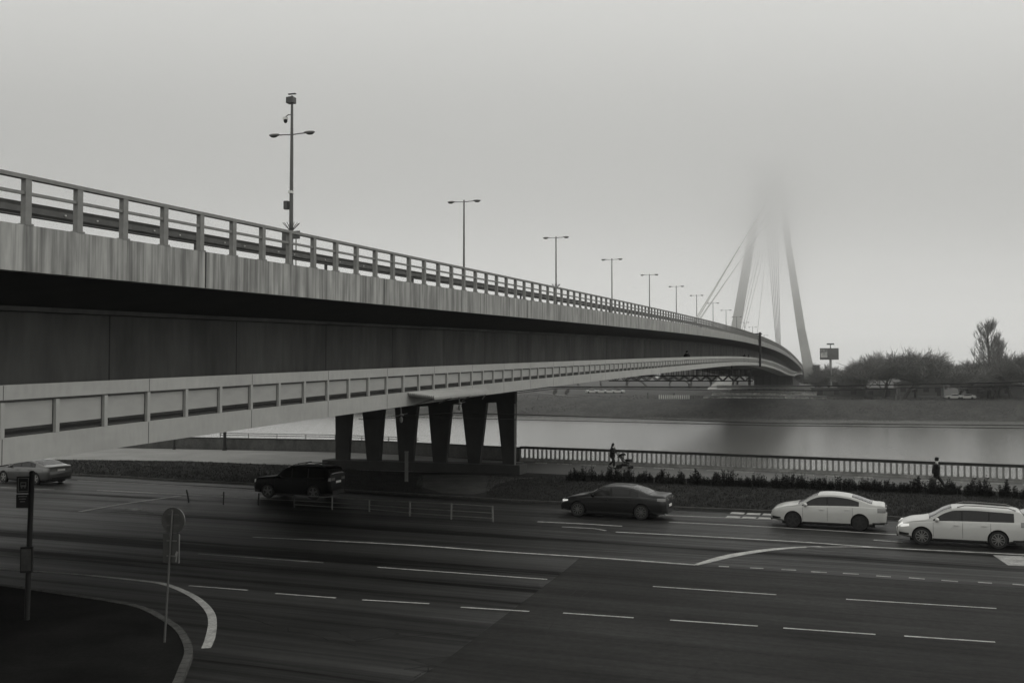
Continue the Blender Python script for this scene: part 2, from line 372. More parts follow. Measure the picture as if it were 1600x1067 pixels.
# road markings
def mark(px, w, m='paint', name='road_marking', lab=None):
    ln = [at(x, y) for x, y in px]
    if len(ln) > 2:
        if isinstance(w, list): w = [float(v) for v in np.interp(np.linspace(0, len(w)-1, (len(w)-1)*5+1), range(len(w)), w)]
        ln = smooth_line(ln)
    o = up(ribbon(ln, w, .009).build(name, M[m])); o['kind'] = 'structure'
    o['label'] = lab or 'white painted lane line'; return o
for a, b in (((295,915),(387,922)),((430,927),(525,934)),((566,937),(671,943)),((720,948.5),(827,955)),((880,957.5),(990,965)),((1047,968.5),(1184,978)),((1224,981),(1368,991)),((1413,993.5),(1555,1003))):
    mark((a, b), .10)
for a, b in (((590,886),(855,905)),((1020,916),(1213,929)),((1322,936),(1557,950.5))): mark((a, b), .10)
mark(((310,865),(505,879)), .10, 'oldpaint')
mark(((395,839),(520,845),(650,852),(780,861.5),(930,871),(1087,882.5)), .17)
mark(((1087,882.5),(1105,877.5),(1125,872),(1150,866.5),(1175,862.5),(1200,859),(1240,855.5),(1283,853.5)), [.17,.3,.4,.42,.4,.36,.26,.16])
mark(((962,831),(1100,838),(1250,846.5),(1390,856),(1600,866.5),(1800,878)), .17)
mark(((1260,854.6),(1330,854.2),(1385,856)), .12)
for a, b in (((1123,884.5),(1139,885.3)),((1172,887),(1193,888)),((1221,889.7),(1244,890.7)),((1267,893),(1292,894.4)),((1317,895.5),(1342,897)),((1369,899.5),(1392,901)),((1420,902.5),(1445,904.5)),((1471,906.5),(1497,908.5)),((1528,909.5),(1550,911)),((1582,912.5),(1602,914))):
    mark((a, b), .16, 'oldpaint')
mark(((1045,815.5),(1150,820.5),(1250,826),(1407,835.5),(1700,852)), .15)
mark(((840,815),(905,818),(972,822)), .16); mark(((878,823),(905,824.5),(930,826),(947,829)), .14, 'oldpaint')
mark(((1040,805),(1130,808.5),(1215,812)), .14)
mark(((152,766),(230,769.5),(330,775),(400,779),(520,785)), .16); mark(((121,750.5),(250,757),(400,766)), .12, 'oldpaint')
mark(((0,761),(85,765)), .16, 'oldpaint')
mark(((125,799),(200,786),(282,774.5)), .30, 'oldpaint'); mark(((203,795.5),(219,797)), .5, 'oldpaint')
mark(((1365,843.5),(1410,847)), .16)
for i in range(3):
    for j in range(2):
        x = 1142+i*25-j*7; y = 801.2+i*1.1+j*6
        mark(((x, y),(x+21, y+1)), .62, 'paint', lab='worn painted block of a lane arrow')
mark(((1575,868),(1600,884)), 1.0, 'oldpaint', lab='faded painted block on the asphalt')
mark(((60,893),(0,888.5),(-120,880))[::-1], .18, 'oldpaint')
mark(((60,892.7),(130,898),(228,908),(260,913.5),(293,926.5),(315,941),(328.5,957),(332,973.6),(328.5,996),(322,1012.7)), [.15,.16,.18,.2,.21,.22,.22,.22,.24,.22], lab='thick white painted curve rounding the corner')
rc = random.Random(5)
for (x0, y0, x1, y1) in ((560,1000,760,985),(905,915,850,990),(930,905,905,935),(620,1045,880,1030),(1180,925,1080,1060),(360,960,560,1010),(1250,1010,1560,1040),(690,1030,640,1067)):
    pts_ = []
    for k in range(15):
        t = k/14; p = at(x0+(x1-x0)*t, y0+(y1-y0)*t); pts_.append(p+Vector((rc.gauss(0,.06), rc.gauss(0,.08), 0)))
    o = up(ribbon(pts_, [.012+rc.random()*.03 for _ in pts_], .0065).build('road', M['tar'])); o['kind'] = 'structure'; o['label'] = 'dark sealed crack in the asphalt'
# tram track grooves
for tr in (((250,797),(420,803),(600,812),(800,824),(1000,839),(1205,852),(1700,884)), ((240,802),(420,808.5),(600,818),(800,830),(1000,846),(1300,866),(1700,891)), ((150,812),(420,828),(650,842),(900,859),(1205,872),(1700,900)), ((100,822),(420,838),(650,850),(900,866),(1205,881),(1700,908))):
    o = up(ribbon([at(x, y) for x, y in tr], .09, .007).build('tram_track', M['railsteel'])); o['kind'] = 'structure'; o['label'] = 'dark grooved tram rail set in the asphalt'
# corner pavement with stone kerb
kp = [(-400,893),(-150,905),(0,918),(100,932),(179,944),(227.6,955),(263.4,973.6),(286,990),(299,1012.7),(301,1029),(292.7,1051.7),(284,1075),(262,1120),(200,1230)]
K = smooth_line([at(x, y) for x, y in kp], 3)
K[-1:] = [K[-1], Vector((K[-1].x-1.5, 5, 0)), Vector((-14, -30, 0))]
inner = []
for i, p in enumerate(K):
    d = K[min(i+1, len(K)-1)]-K[max(i-1, 0)]; d.normalize(); inner.append(p+Vector((d.y, -d.x, 0))*.19)
sheet('pavement', [(p.x, p.y) for p in inner]+[(-60,-30),(-60, inner[0].y)], .11, M['pave'])['label'] = 'dark asphalt pavement on the street corner'
mb = MB(); acc = 0
for i in range(len(K)-1):
    L = (K[i+1]-K[i]).length; k = max(1, int(round(L/.75)))
    for j in range(k):
        a, b = K[i].lerp(K[i+1], (j+.035)/k), K[i].lerp(K[i+1], (j+.965)/k); c, d = inner[i].lerp(inner[i+1], (j+.965)/k), inner[i].lerp(inner[i+1], (j+.035)/k)
        mb.add([(q.x, q.y, z) for z in (-.02, .125) for q in (a, b, c, d)], [(0,1,2,3),(4,5,6,7),(0,1,5,4),(1,2,6,5),(2,3,7,6),(3,0,4,7)])
o = mb.build('kerb', M['kerb']); o['kind'] = 'structure'; o['label'] = 'rounded stone kerb of the corner pavement'
# far-bank paths
mb = up(ribbon([bankp(x, 16, .03) for x in (-200,400,810,1100)], .9).build('path', M['wall'])); mb['kind'] = 'structure'; mb['label'] = 'narrow pale path along the far bank'
mb = up(ribbon([bankp(935,16.5,.05), bankp(880,34,.4), bankp(838,70,.85)], [.9,1.6,2.4]).build('path', M['wall'])); mb['kind'] = 'structure'; mb['label'] = 'pale path climbing the far bank'

# ------------------------------------------------------------------ the bridge
BR = empty('cable_stayed_bridge', P0, math.pi/2-A)
tag(BR, 'long concrete road bridge rising over the river with a foggy pylon', 'bridge')
S0, S1 = -45, 560
ss = list(np.arange(S0, 120, 4.0))+list(np.arange(120, 260, 5.0))+list(np.arange(260, S1, 8.0))
def strip(sec, name, m, s_list=ss, parent=BR, smooth=False):
    return loft([[(s, y, z) for y, z in sec(s)] for s in s_list]).build(name, m, parent, smooth)
FH = 1.0
strip(lambda s: [(0,deck_top(s)),(0,deck_top(s)-FH),(.28,deck_top(s)-FH),(.28,deck_top(s)-.2),(.5,deck_top(s)-.1),(.5,deck_top(s))], 'fascia', M['fascia'])
strip(lambda s: [(21,deck_top(s)),(21,deck_top(s)-FH),(20.7,deck_top(s)-FH),(20.5,deck_top(s))], 'fascia', M['fascia'])
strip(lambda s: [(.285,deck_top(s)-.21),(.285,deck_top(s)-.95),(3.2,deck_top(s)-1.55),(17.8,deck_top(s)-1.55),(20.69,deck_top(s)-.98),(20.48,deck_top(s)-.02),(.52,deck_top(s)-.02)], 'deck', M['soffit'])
def girder(s):
    t = deck_top(s)-1.555; b = walk_bot(s)-.02; m = t-.12
    return [(3.05,t),(3.05,m),(3.28,m-.02),(3.28,b),(17.72,b),(17.72,m-.02),(17.95,m),(17.95,t)]
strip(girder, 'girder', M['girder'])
for flip in (0, 1):
    fx = (lambda y: y) if not flip else (lambda y: 21-y)
    wk = strip(lambda s: [(fx(0),walk_bot(s)),(fx(0),walk_bot(s)+.55),(fx(.10),walk_bot(s)+.55),(fx(.10),walk_bot(s)+.32),(fx(3.27),walk_bot(s)+.30),(fx(3.27),walk_bot(s)-.01),(fx(.4),walk_bot(s)-.01)], 'walkway', M['walk'])
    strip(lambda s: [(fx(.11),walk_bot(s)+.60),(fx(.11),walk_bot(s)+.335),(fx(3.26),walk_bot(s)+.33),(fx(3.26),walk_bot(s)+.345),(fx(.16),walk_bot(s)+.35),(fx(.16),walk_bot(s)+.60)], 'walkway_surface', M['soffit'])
    strip(lambda s: [(fx(-.01),walk_top(s)),(fx(-.01),walk_top(s)-.31),(fx(.16),walk_top(s)-.31),(fx(.16),walk_top(s))], 'parapet_band', M['walk'])
PS = b_plane(124, 350)[0]-b_plane(42, 340)[0]
def u2s(px): return b_plane(px, HZ)[0]
u0 = 1/(1320-42); 
def s_of(u): return u2s(1320-1/u)
SP = (s_of(1/(1320-952))-s_of(1/(1320-42)))/5 if False else (u2s(454)-u2s(42))/7
s42, s5 = u2s(42), u2s(5)
def bridge_posts(name, n0, total, first, mk, mkfar=None):
    proto = None
    for i in range(n0, n0+100):
        s = first+i*SP
        o = mk(s, name, BR) if proto is None else None
        if proto is None: proto = o; proto['s'] = s
        else:
            o = proto.copy(); C.objects.link(o)
        o.location = (s, 0, deck_top(s) if name == 'railing_post' else walk_bot(s))
    mb = MB()
    for i in range(n0+100, total):
        s = first+i*SP; z = deck_top(s) if name == 'railing_post' else walk_bot(s)
        if name == 'railing_post': mb.box((s,.09,z+.53), (.17,.13,1.06))
        else: mb.box((s,.035,z+.55+.3), (.11,.08,(walk_top(s)-.31-walk_bot(s)-.55)))
    o = mb.build(name, M['rail'] if name == 'railing_post' else M['walk'], BR); o['kind'] = 'stuff'
def post_mesh(s, name, par):
    mb = MB().box((0,.09,.50), (.175,.13,1.08)).box((0,.09,.02),(.24,.2,.04))
    return mb.build(name, M['rail'], par)
def wpost_mesh(s, name, par):
    h = walk_top(30)-walk_bot(30)
    return MB().box((0,.035,.55+(h-.55-.31)/2), (.11,.08,h-.86)).build(name, M['walk'], par)
bridge_posts('railing_post', -3, 290, s42, post_mesh)
bridge_posts('parapet_post', -3, 290, s5, wpost_mesh)
# handrails
def rail_strip(y0, y1, z0, z1, name, m, base=deck_top, s_list=ss, parent=BR):
    return strip(lambda s: [(y0,base(s)+z0),(y1,base(s)+z0),(y1,base(s)+z1),(y0,base(s)+z1)], name, m, s_list, parent)
rail_strip(.02,.19,1.0,1.085,'handrail', M['rail']); rail_strip(.05,.13,.66,.725,'mid_rail', M['rail'])
rail_strip(20.8,20.97,1.0,1.08,'handrail', M['rail']); rail_strip(20.85,20.93,.66,.72,'mid_rail', M['rail'])
sfar = [s42+i*SP for i in range(-3, 290, 1)]
mb = MB()
for s in sfar: mb.box((s,20.9,deck_top(s)+.5),(.17,.13,1.0))
o = mb.build('railing_post', M['rail'], BR); o['kind'] = 'stuff'
# crash barrier with reflectors
gb = strip(lambda s: [(1.55,deck_top(s)+.47),(1.62,deck_top(s)+.51),(1.57,deck_top(s)+.56),(1.57,deck_top(s)+.70),(1.62,deck_top(s)+.63),(1.55,deck_top(s)+.79),(1.74,deck_top(s)+.79),(1.74,deck_top(s)+.47)], 'crash_barrier', M['barrier'])
proto = None; k = 0
for x in (104, 154, 243, 283, 353, 384, 437, 462, 510, 533, 570, 588): 
    s, z = b_plane(x, 400, 1.5); k += 1
    if proto is None: proto = MB().box((0,0,0), (.045,.02,.03)).build('reflector', M['white'], gb); o = proto
    else: o = proto.copy(); C.objects.link(o)
    o.location = (s, 1.545, deck_top(s)+.63)
proto = None
for i in range(0, 40):
    s = 15.4+i*8.1
    if proto is None: proto = MB().box((0,0,.36), (.06,.1,.74)).build('barrier_post', M['barrier'], gb); o = proto
    else: o = proto.copy(); C.objects.link(o)
    o.location = (s, 1.85, deck_top(s))
# walkway parapet infill panels with dark gap under them
proto = None
h0 = walk_top(30)-walk_bot(30)
mbs = MB()
for i in range(-3, 290):
    a = s5+i*SP+.09; b = s5+(i+1)*SP-.09; c = (a+b)/2
    pz = [(walk_bot(a)+.74, walk_top(a)-.37), (walk_bot(b)+.74, walk_top(b)-.37)]
    if i < 97:
        q = MB().add([(a-c,y,pz[0][0]) for y in (.07,.10)]+[(a-c,y,pz[0][1]) for y in (.07,.10)]+[(b-c,y,pz[1][0]) for y in (.07,.10)]+[(b-c,y,pz[1][1]) for y in (.07,.10)],
            [(0,1,3,2),(4,6,7,5),(0,4,5,1),(2,3,7,6),(0,2,6,4),(1,5,7,3)]).build('parapet_panel', M['panel'], BR, fix=True)
        q.location = (c, 0, 0)
        if i == 40: q['label'] = 'parapet panel with dark peeling stain'
    else:
        mbs.add([(a,y,pz[0][0]) for y in (.07,.10)]+[(a,y,pz[0][1]) for y in (.07,.10)]+[(b,y,pz[1][0]) for y in (.07,.10)]+[(b,y,pz[1][1]) for y in (.07,.10)],
            [(0,1,3,2),(4,6,7,5),(0,4,5,1),(2,3,7,6),(0,2,6,4),(1,5,7,3)])
o = mbs.build('parapet_panel', M['panel'], BR); o['kind'] = 'stuff'
# pier with tapering legs
sp = 70.1
capz = lambda w: np.interp(w, [4, 11, 18], [4.75, 4.35, 3.8])
mb = MB(); ws = [4.1, 7, 10, 13, 17.4]
mb.add([(sp+dx, w, z) for w in ws for dx in (-.26,.26) for z in (capz(w), walk_bot(sp)+.4)], [])
for i in range(len(ws)-1):
    k = i*4
    mb.f += [(k,k+1,k+5,k+4),(k+2,k+6,k+7,k+3),(k,k+4,k+6,k+2),(k+1,k+3,k+7,k+5)]
mb.f += [(0,2,3,1),(16,17,19,18)]
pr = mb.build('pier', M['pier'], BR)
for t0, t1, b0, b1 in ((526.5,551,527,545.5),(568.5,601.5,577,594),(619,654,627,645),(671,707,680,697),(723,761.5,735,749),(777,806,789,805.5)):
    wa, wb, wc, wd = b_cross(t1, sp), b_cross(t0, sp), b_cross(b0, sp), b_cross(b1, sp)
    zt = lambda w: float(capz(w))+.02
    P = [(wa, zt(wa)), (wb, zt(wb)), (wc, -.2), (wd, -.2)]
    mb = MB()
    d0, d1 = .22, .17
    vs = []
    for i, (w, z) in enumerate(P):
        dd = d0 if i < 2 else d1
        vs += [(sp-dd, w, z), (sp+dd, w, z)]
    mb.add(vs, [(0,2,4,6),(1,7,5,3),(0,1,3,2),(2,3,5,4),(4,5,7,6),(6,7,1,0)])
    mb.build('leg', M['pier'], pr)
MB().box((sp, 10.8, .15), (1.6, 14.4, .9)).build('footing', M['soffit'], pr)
MB().tube([(sp-.42,4.05,.3),(sp-.42,4.05,4.6)], .055, 8).build('drain_pipe', M['galv'], pr)
# pylon
py = empty('pylon', (0,0,0)); py.parent = BR
Minv = Matrix.Translation(P0) @ Matrix.Rotation(math.pi/2-A, 4, 'Z'); Minv = Minv.inverted()
def L(p): return Minv @ Vector(p)
def leg_mesh(pts, name):   # pts: px, py, width px, Y
    rows = []
    for x, y, wpx, Y in pts:
        c = L(atY(x, y, Y)); hw = wpx/F*Y/2
        rows.append([(c.x-hw*1.4, c.y-hw, c.z), (c.x+hw*1.4, c.y-hw, c.z), (c.x+hw*1.4, c.y+hw, c.z), (c.x-hw*1.4, c.y+hw, c.z)])
    return loft(rows).build(name, M['pylon'], py)
leg_mesh([(1271,624,19,400),(1268,600,17,400),(1252,515,12.5,402),(1231.5,380,10,408),(1221,300,9,412)], 'leg')
leg_mesh([(1128,624,30,410),(1131,606,25,410),(1139,580,17,411),(1152,500,13,412),(1172,385,12,414),(1187,300,10,416)], 'leg')
def foot(pts):
    rows = []
    for x, y, wpx, Y in pts:
        c = L(atY(x, y, Y)); hw = wpx/F*Y/2; rows.append([(c.x-hw,c.y-hw,c.z),(c.x+hw,c.y-hw,c.z),(c.x+hw,c.y+hw,c.z),(c.x-hw,c.y+hw,c.z)])
    loft(rows).build('foundation', M['footc'], py)
foot([(1124,624,48,390),(1127,606,36,391),(1133,596,24,392),(1136,580,19,393)]); foot([(1272,622,30,397),(1270,604,24,397.5),(1269,598,20,398)])
a, b = L(atY(1187,302,416)), L(atY(1221,302,412))
MB().box((a+b)/2, (3, 9, 2.5)).build('crossbeam', M['pylon'], py)
c = (a+b)/2
prv = []
rr = [(3,c.z+1),(4,c.z+5),(7,c.z+7.5),(8,c.z+8.5),(8,c.z+10),(7,c.z+11),(3,c.z+11.5)]
loft([[(c.x+r*math.cos(t*math.pi/12), c.y+r*math.sin(t*math.pi/12), z) for t in range(24)] for r, z in rr]).build('viewing_platform', M['pylon'], py, True)
top = L(atY(1204, 300, 413))
cabs = []
def cab(a, b, r):
    MB().tube([a, b], r, 6).build('cable', M['cable'], BR)
for (x, y, w), (tx, ty) in (((1087,500,4.5),(1200,311)), ((1094,497,16.5),(1201,343))):
    s, z = b_plane(x, y, w)
    cab((s, w, z-.3), L(atY(tx, ty, 409)), .10); cab((s+1.2, w+.5, z-.3), L(atY(tx+.6, ty+1, 409)), .09)
for (x, y, w), (tx, ty) in (((1158,516,4.5),(1190,385)), ((1162,515,9),(1196,385)), ((1183,519,10.5),(1199,372)), ((1155,515,16),(1186,385))):
    s, z = b_plane(x, y, w); cab((s, w, z-1), L(atY(tx, ty, 411)), .08)
for i in range(5):
    cab(L(atY(1213.5+1.5*i, 545, 455)), L(atY(1193+5*i, 300, 414)), .15)
# abutment and columns at the far bank under the deck
sA = 395
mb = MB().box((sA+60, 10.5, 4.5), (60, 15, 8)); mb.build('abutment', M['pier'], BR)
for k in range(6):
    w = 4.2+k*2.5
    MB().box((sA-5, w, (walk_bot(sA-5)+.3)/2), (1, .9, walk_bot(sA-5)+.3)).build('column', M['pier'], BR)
MB().box((sA-14, 10.5, 2.6), (.6, 34, 1.3)).build('parapet', M['walk'], BR)
# inspection gantry slung beneath the deck
ga = empty('inspection_gantry', b_world(186, 0, 0), math.pi/2-A)
tag(ga, 'dark steel lattice inspection gantry slung beneath the bridge deck', 'gantry')
zb = walk_bot(186)
def truss(name, x0, z0, z1, step, kind):
    mb = MB()
    for xx in (x0-1.0, x0+1.0):
        for z in (z0, z1): mb.box((xx, 11, z), (.16, 25, .16))
        k = 0; y = -1.2
        while y < 23.2:
            if kind == 'x': mb.tube([(xx,y,z0 if k % 2 else z1),(xx,y+step,z1 if k % 2 else z0)], .08, 5)
            else: mb.box((xx,y,(z0+z1)/2), (.10,.10,z1-z0))
            y += step; k += 1
    return mb.build(name, M['darksteel'], ga)
truss('lower_truss', 0, zb-2.75, zb-1.85, .95, 'x'); truss('guard_rail', 0, zb-1.8, zb-.75, .9, 'v')
MB().box((0,11,zb-1.82), (2.2,24.8,.06)).build('platform', M['darksteel'], ga)
for y in (2, 8, 14, 20): MB().box((0,y,zb-.9),(.2,.2,1.9)).build('hanger', M['darksteel'], ga)
# mast on the bridge side
s, z = b_plane(1187, 573, -.2)
mm = empty('navigation_mast', b_world(s, -.3, z), math.pi/2-A); tag(mm, 'tall dark mast bolted to the walkway edge over midriver', 'mast')
hz = b_plane(1187, 519.5, -.2)[1]-z
MB().box((0,0,hz/2), (.5,.42,hz)).build('pole', M['darksteel'], mm); MB().box((-1.2,.6,hz-.35), (.3,2.2,.22)).build('arm', M['darksteel'], mm)
MB().box((0,.3,.9), (.4,.9,.3)).build('bracket', M['darksteel'], mm); MB().box((0,.0,hz-1.8), (.9,.5,.7)).build('lamp_box', M['darksteel'], mm)
# corrugated sheet canopy over the wires
s_a, z_a = b_plane(637, 616, 0); s_b, z_b = b_plane(757, 608.5, 0)
cp = empty('corrugated_canopy', b_world(0,0,0), math.pi/2-A); tag(cp, 'pale corrugated sheet canopy fixed to the walkway side over the tram wires', 'canopy')
rows = []
for i in range(61):
    wv = .075*math.sin(i*2*math.pi/60*14)
    rows.append([(s_a+(s_b-s_a)*t, -.02-1.15*i/60*(1-.8*t), z_a+(z_b-z_a)*t+wv-.14*i/60+e) for t, e in ((0,0),(.25,0),(.5,0),(.75,0),(1,0),(1,.02),(.75,.02),(.5,.02),(.25,.02),(0,.02))])
loft(rows).build('sheet', M['walk'], cp)
for t in (.05, .35, .65, .95):
    MB().tube([(s_a+(s_b-s_a)*t,-.05,z_a+(z_b-z_a)*t-.45),(s_a+(s_b-s_a)*t,-1.1*(1-.8*t),z_a+(z_b-z_a)*t-.16)], .03, 6).build('bracket', M['galv'], cp)
# sealing joints on the fascia
for x in (321, 600, 875, 947):
    s, _ = b_plane(x, 450); MB().box((s,-.004,deck_top(s)-.5), (.05,.012,.98)).build('expansion_joint', M['black'], BR)
for k in range(34):
    s = 4+k*6.4; MB().box((s,3.278,(walk_bot(s)+deck_top(s)-1.6)/2), (.035,.008,deck_top(s)-1.7-walk_bot(s))).build('panel_joint', M['black'], BR)
for k in range(60):
    s = s5+(3*k)*SP; MB().box((s,-.001,walk_bot(s)+.27), (.02,.006,.53)).build('panel_joint', M['girder'], BR)
    MB().box((s,-.011,walk_top(s)-.155), (.018,.006,.30)).build('panel_joint', M['girder'], BR)
# wires
def wire(px, z, lab, r=.018):
    pts = [at(x, y, z) if not isinstance(z, tuple) else atY(x, y, yy) for (x, y), yy in zip(px, z if isinstance(z, tuple) else px)]
    fine = []
    for i in range(len(pts)-1):
        for k in range(6):
            fine.append(pts[i].lerp(pts[i+1], k/6))
    fine.append(pts[-1])
    o = MB().tube(fine, r, 5).build('overhead_wire', M['darksteel']); tag(o, lab, 'wire', 'tram overhead wires'); return o
wire(((600,651),(708,645),(830,648),(1200,661),(1600,664.5),(1900,671)), 4.62, 'tram contact wire crossing the river view, the upper of two')
wire(((560,654.5),(657,652),(830,656),(1200,664.5),(1600,669),(1900,676)), 4.62, 'tram contact wire crossing the river view, the lower of two', .014)
wire(((735,621),(860,604.5),(1100,604),(1300,603),(1400,601),(1600,597),(1900,590)), (50,48,46,43,41,38,34), 'carrier wire drawn across the tree trunks of the far bank', .02)
wire(((720,624),(870,607),(1100,609),(1300,610),(1400,606.5),(1600,603),(1900,597)), (51,49,47,44,42,39,35), 'thinner carrier wire just beneath its neighbour on the far bank', .014)
hg = empty('wire_hanger', atY(718, 628, 46)); tag(hg, 'insulated tram wire hanger under the corrugated canopy', 'wire hanger')
MB().tube([(0,0,0),(-.05,0,.5)], .03, 6).build('rod', M['galv'], hg); MB().tube([(-.3,0,-.12),(.25,.1,.0)], .025, 6).build('arm', M['galv'], hg)
MB().ell((.0,0,-.25), (.07,.07,.13)).ell((.02,0,-.05), (.09,.09,.05)).build('insulator', M['quay'], hg)
dup(hg, atY(627, 646, 42), 0, 'insulated tram wire hanger under the walkway beside the second pier leg')

# ------------------------------------------------------------------ street lamps on the median (w = 10)
WL = 10.0
lamps = [(456,211),(725,316),(868.7,372),(956,406),(1014.7,430),(1056.6,448),(1088.4,462),(1114,474),(1134.4,485),(1151,495.5),(1163.5,504),(1176,511.5),(1194,524)]
def lamp(x, y, idx):
    s, z = b_plane(x, y, WL); zb = deck_top(s)-.03
    e = empty('street_lamp', b_world(s, WL, zb), math.pi/2-A); h = z-zb
    r = .085 if idx else .12
    MB().tube([(0,0,0),(0,0,1.2),(0,0,h+.15)], [r*1.25,r,r*.62], 10).build('pole', M['steel'], e, True)
    for sg in (-1, 1):
        MB().tube([(0,0,h),(0,sg*.4,h+.03),(0,sg*.75,h+.04)], .028, 6).build('arm', M['steel'], e)
        hd = MB().ell((0,sg*1.0,h+.06), (.15,.32,.075), 14, 8).build('lamp_head', M['lampg'], e, True)
        MB().ell((0,sg*1.04,h+.015), (.11,.22,.085), 12, 6).build('lens', M['plate'], hd, True)
    if idx in (0, 2):
        mb = MB()
        for k in range(14):
            t = k*math.pi/7; zc = (b_plane(x, 349, WL)[1] if idx == 0 else b_plane(x, 444, WL)[1])-zb
            mb.tube([(.1*math.cos(t),.1*math.sin(t),zc-.35),(.42*math.cos(t),.42*math.sin(t),zc)], .014, 4)
        mb.build('climbing_guard', M['darksteel'], e)
    return e, h
ords = 'second third fourth fifth sixth seventh eighth ninth tenth eleventh twelfth farthest'.split()
for i, (x, y) in enumerate(lamps):
    e, h = lamp(x, y, i)
    if i == 0:
        lab = 'tall twin-armed lamp post carrying a dome camera and grey boxes'
        zz = lambda yy: b_plane(456, yy, WL)[1]-e.location.z
        MB().tube([(0,0,h),(0,0,zz(150))], [.075,.06], 8).build('mast', M['steel'], e)
        MB().box((0,.06,zz(157)), (.34,.4,.3)).build('equipment_box', M['plate'], e)
        MB().box((0,0,zz(147)), (.1,.42,.05)).box((0,.12,zz(151.5)), (.05,.2,.05)).build('antenna', M['darksteel'], e)
        ar = MB().tube([(0,0,zz(180)),(0,.2,zz(179)),(0,.36,zz(182))], .025, 6).build('camera_arm', M['steel'], e)
        dc = MB().box((0,.37,zz(184.5)), (.2,.2,.12)).build('dome_camera', M['white'], e); MB().ell((0,.37,zz(188)), (.1,.1,.13)).build('dome', M['black'], dc, True)
        MB().box((-.05,.25,zz(321)), (.22,.22,.42)).build('cabinet', M['plate'], e)
        MB().box((-.1,0,zz(301)), (.14,.2,.13)).build('tag', M['white'], e)
    elif i < 12: lab = 'plain twin-armed lamp post, %s in the row counted from the camera post' % ords[i-1]
    else: lab = 'plain twin-armed lamp post, last in the row, beside the mast'
    tag(e, lab, 'street lamp', 'twin-armed lamp posts along the bridge median')
s, z = b_plane(448, 374, 8)
for (x0, x1, y0, y1, lab) in ((440,452,360,388,'tall grey sign back behind the railing beside the camera post'),(454,469.5,361,373.5,'small wide grey sign back behind the railing beside the camera post')):
    sa, za = b_plane(x0, y0, 8); sb, zb_ = b_plane(x1, y1, 8); xc = (x0+x1)/2
    s, _ = b_plane(xc, y0, 8); wd = (x1-x0)/F*b_world(s,8,0).y
    e = empty('traffic_sign', b_world(s, 8, deck_top(s)-.03), math.pi/2-A); tag(e, lab, 'traffic sign')
    zt = b_plane(xc, y0, 8)[1]-deck_top(s)+.03; zl = b_plane(xc, y1, 8)[1]-deck_top(s)+.03
    MB().box((0,0,(zt+zl)/2), (.03,wd,zt-zl)).build('sign_plate', M['plate'], e); MB().tube([(.06,0,0),(.06,0,zt)], .03, 6).build('post', M['galv'], e)
# ------------------------------------------------------------------ river balustrade and wall
def poly_walk(pts, step):
    out = []; pts = [Vector(p) for p in pts]
    carry = 0
    for i in range(len(pts)-1):
        a, b = pts[i], pts[i+1]; L_ = (b-a).length; t = carry
        while t < L_:
            out.append((a.lerp(b, t/L_), math.atan2(b.y-a.y, b.x-a.x))); t += step
        carry = t-L_
    return out
def wall_strip(pts, off, th, z0, z1, name, m, par=None):
    rows = []
    for i, p in enumerate(pts):
        d = pts[min(i+1, len(pts)-1)]-pts[max(i-1, 0)]; d.normalize(); nn = Vector((-d.y, d.x, 0))
        a, b = p+nn*off, p+nn*(off+th)
        rows.append([(a.x,a.y,z0),(b.x,b.y,z0),(b.x,b.y,z1),(a.x,a.y,z1)])
    return loft(rows).build(name, m, par)
bl = bal[:]
BA = empty('balustrade', (0,0,0)); tag(BA, 'long concrete balustrade with square balusters along the promenade', 'balustrade')
wall_strip(bl, .02, .26, 0, .235, 'base_wall', M['quay'], BA)
wall_strip(bl, .04, .24, .915, 1.05, 'coping', M['quaydark'], BA)
wall_strip(bl, -.02, .36, 1.052, 1.10, 'coping_cap', M['quaydark'], BA)
wall_strip(bl, -.14, .13, 0, .09, 'plinth', M['quay'], BA)
bb = poly_walk(bl, .36); shown = [q for q in bb if 800 < q[0].x/q[0].y*F+800 < 1640]
shown.sort(key=lambda q: q[0].y); keep = shown[:100]; rest = [q for q in bb if q not in keep]
proto = None
for p, a in keep:
    o = MB().box((0,.15,.56), (.115,.13,.66)).box((0,.15,.27), (.15,.16,.06)).build('baluster', M['quay'], BA) if proto is None else proto.copy()
    if proto is None: proto = o
    else: C.objects.link(o)
    o.location = (p.x, p.y, 0); o.rotation_euler = (0,0,a)
mb = MB()
for p, a in rest:
    q = p+Vector((-math.sin(a), math.cos(a), 0))*.15; mb.box((q.x,q.y,.58), (.115,.13,.66), a)
o = mb.build('baluster', M['quay'], BA); o['kind'] = 'stuff'
# bright edging stones along the promenade foot
mb = MB()
for k, (p, a) in enumerate(poly_walk([at(x, y) for x, y in ((808,722.5),(850,724),(945,728.5),(1100,735),(1250,742),(1350,746.5),(1440,751),(1590,757.5),(1800,768))], 1.9)):
    if random.random() < .78: mb.box((p.x, p.y, .03), (random.uniform(.9,1.5), .12, .05), a)
o = mb.build('kerb', M['paint']); o['kind'] = 'structure'; o['label'] = 'pale painted edging stones of the promenade'
RW = empty('river_wall', (0,0,0)); tag(RW, 'low solid concrete river wall with a thin steel railing on top', 'wall')
wl = [at(x, y) for x, y in ((-500,688),(-200,692),(100,697.5),(293,701),(420,703.6),(530,706),(600,708.5),(700,714),(811,720))]
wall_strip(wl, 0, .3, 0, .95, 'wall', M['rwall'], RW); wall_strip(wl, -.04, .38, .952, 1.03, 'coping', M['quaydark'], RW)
rl = [wl[3].lerp(wl[4], .40)]+wl[4:6]+[wl[6].lerp(wl[7], .55)]
for z0 in (1.42, 1.25):
    MB().tube([p+Vector((0,.15,z0)) for p in rl], .028, 5).build('handrail', M['darksteel'], RW)
proto = None
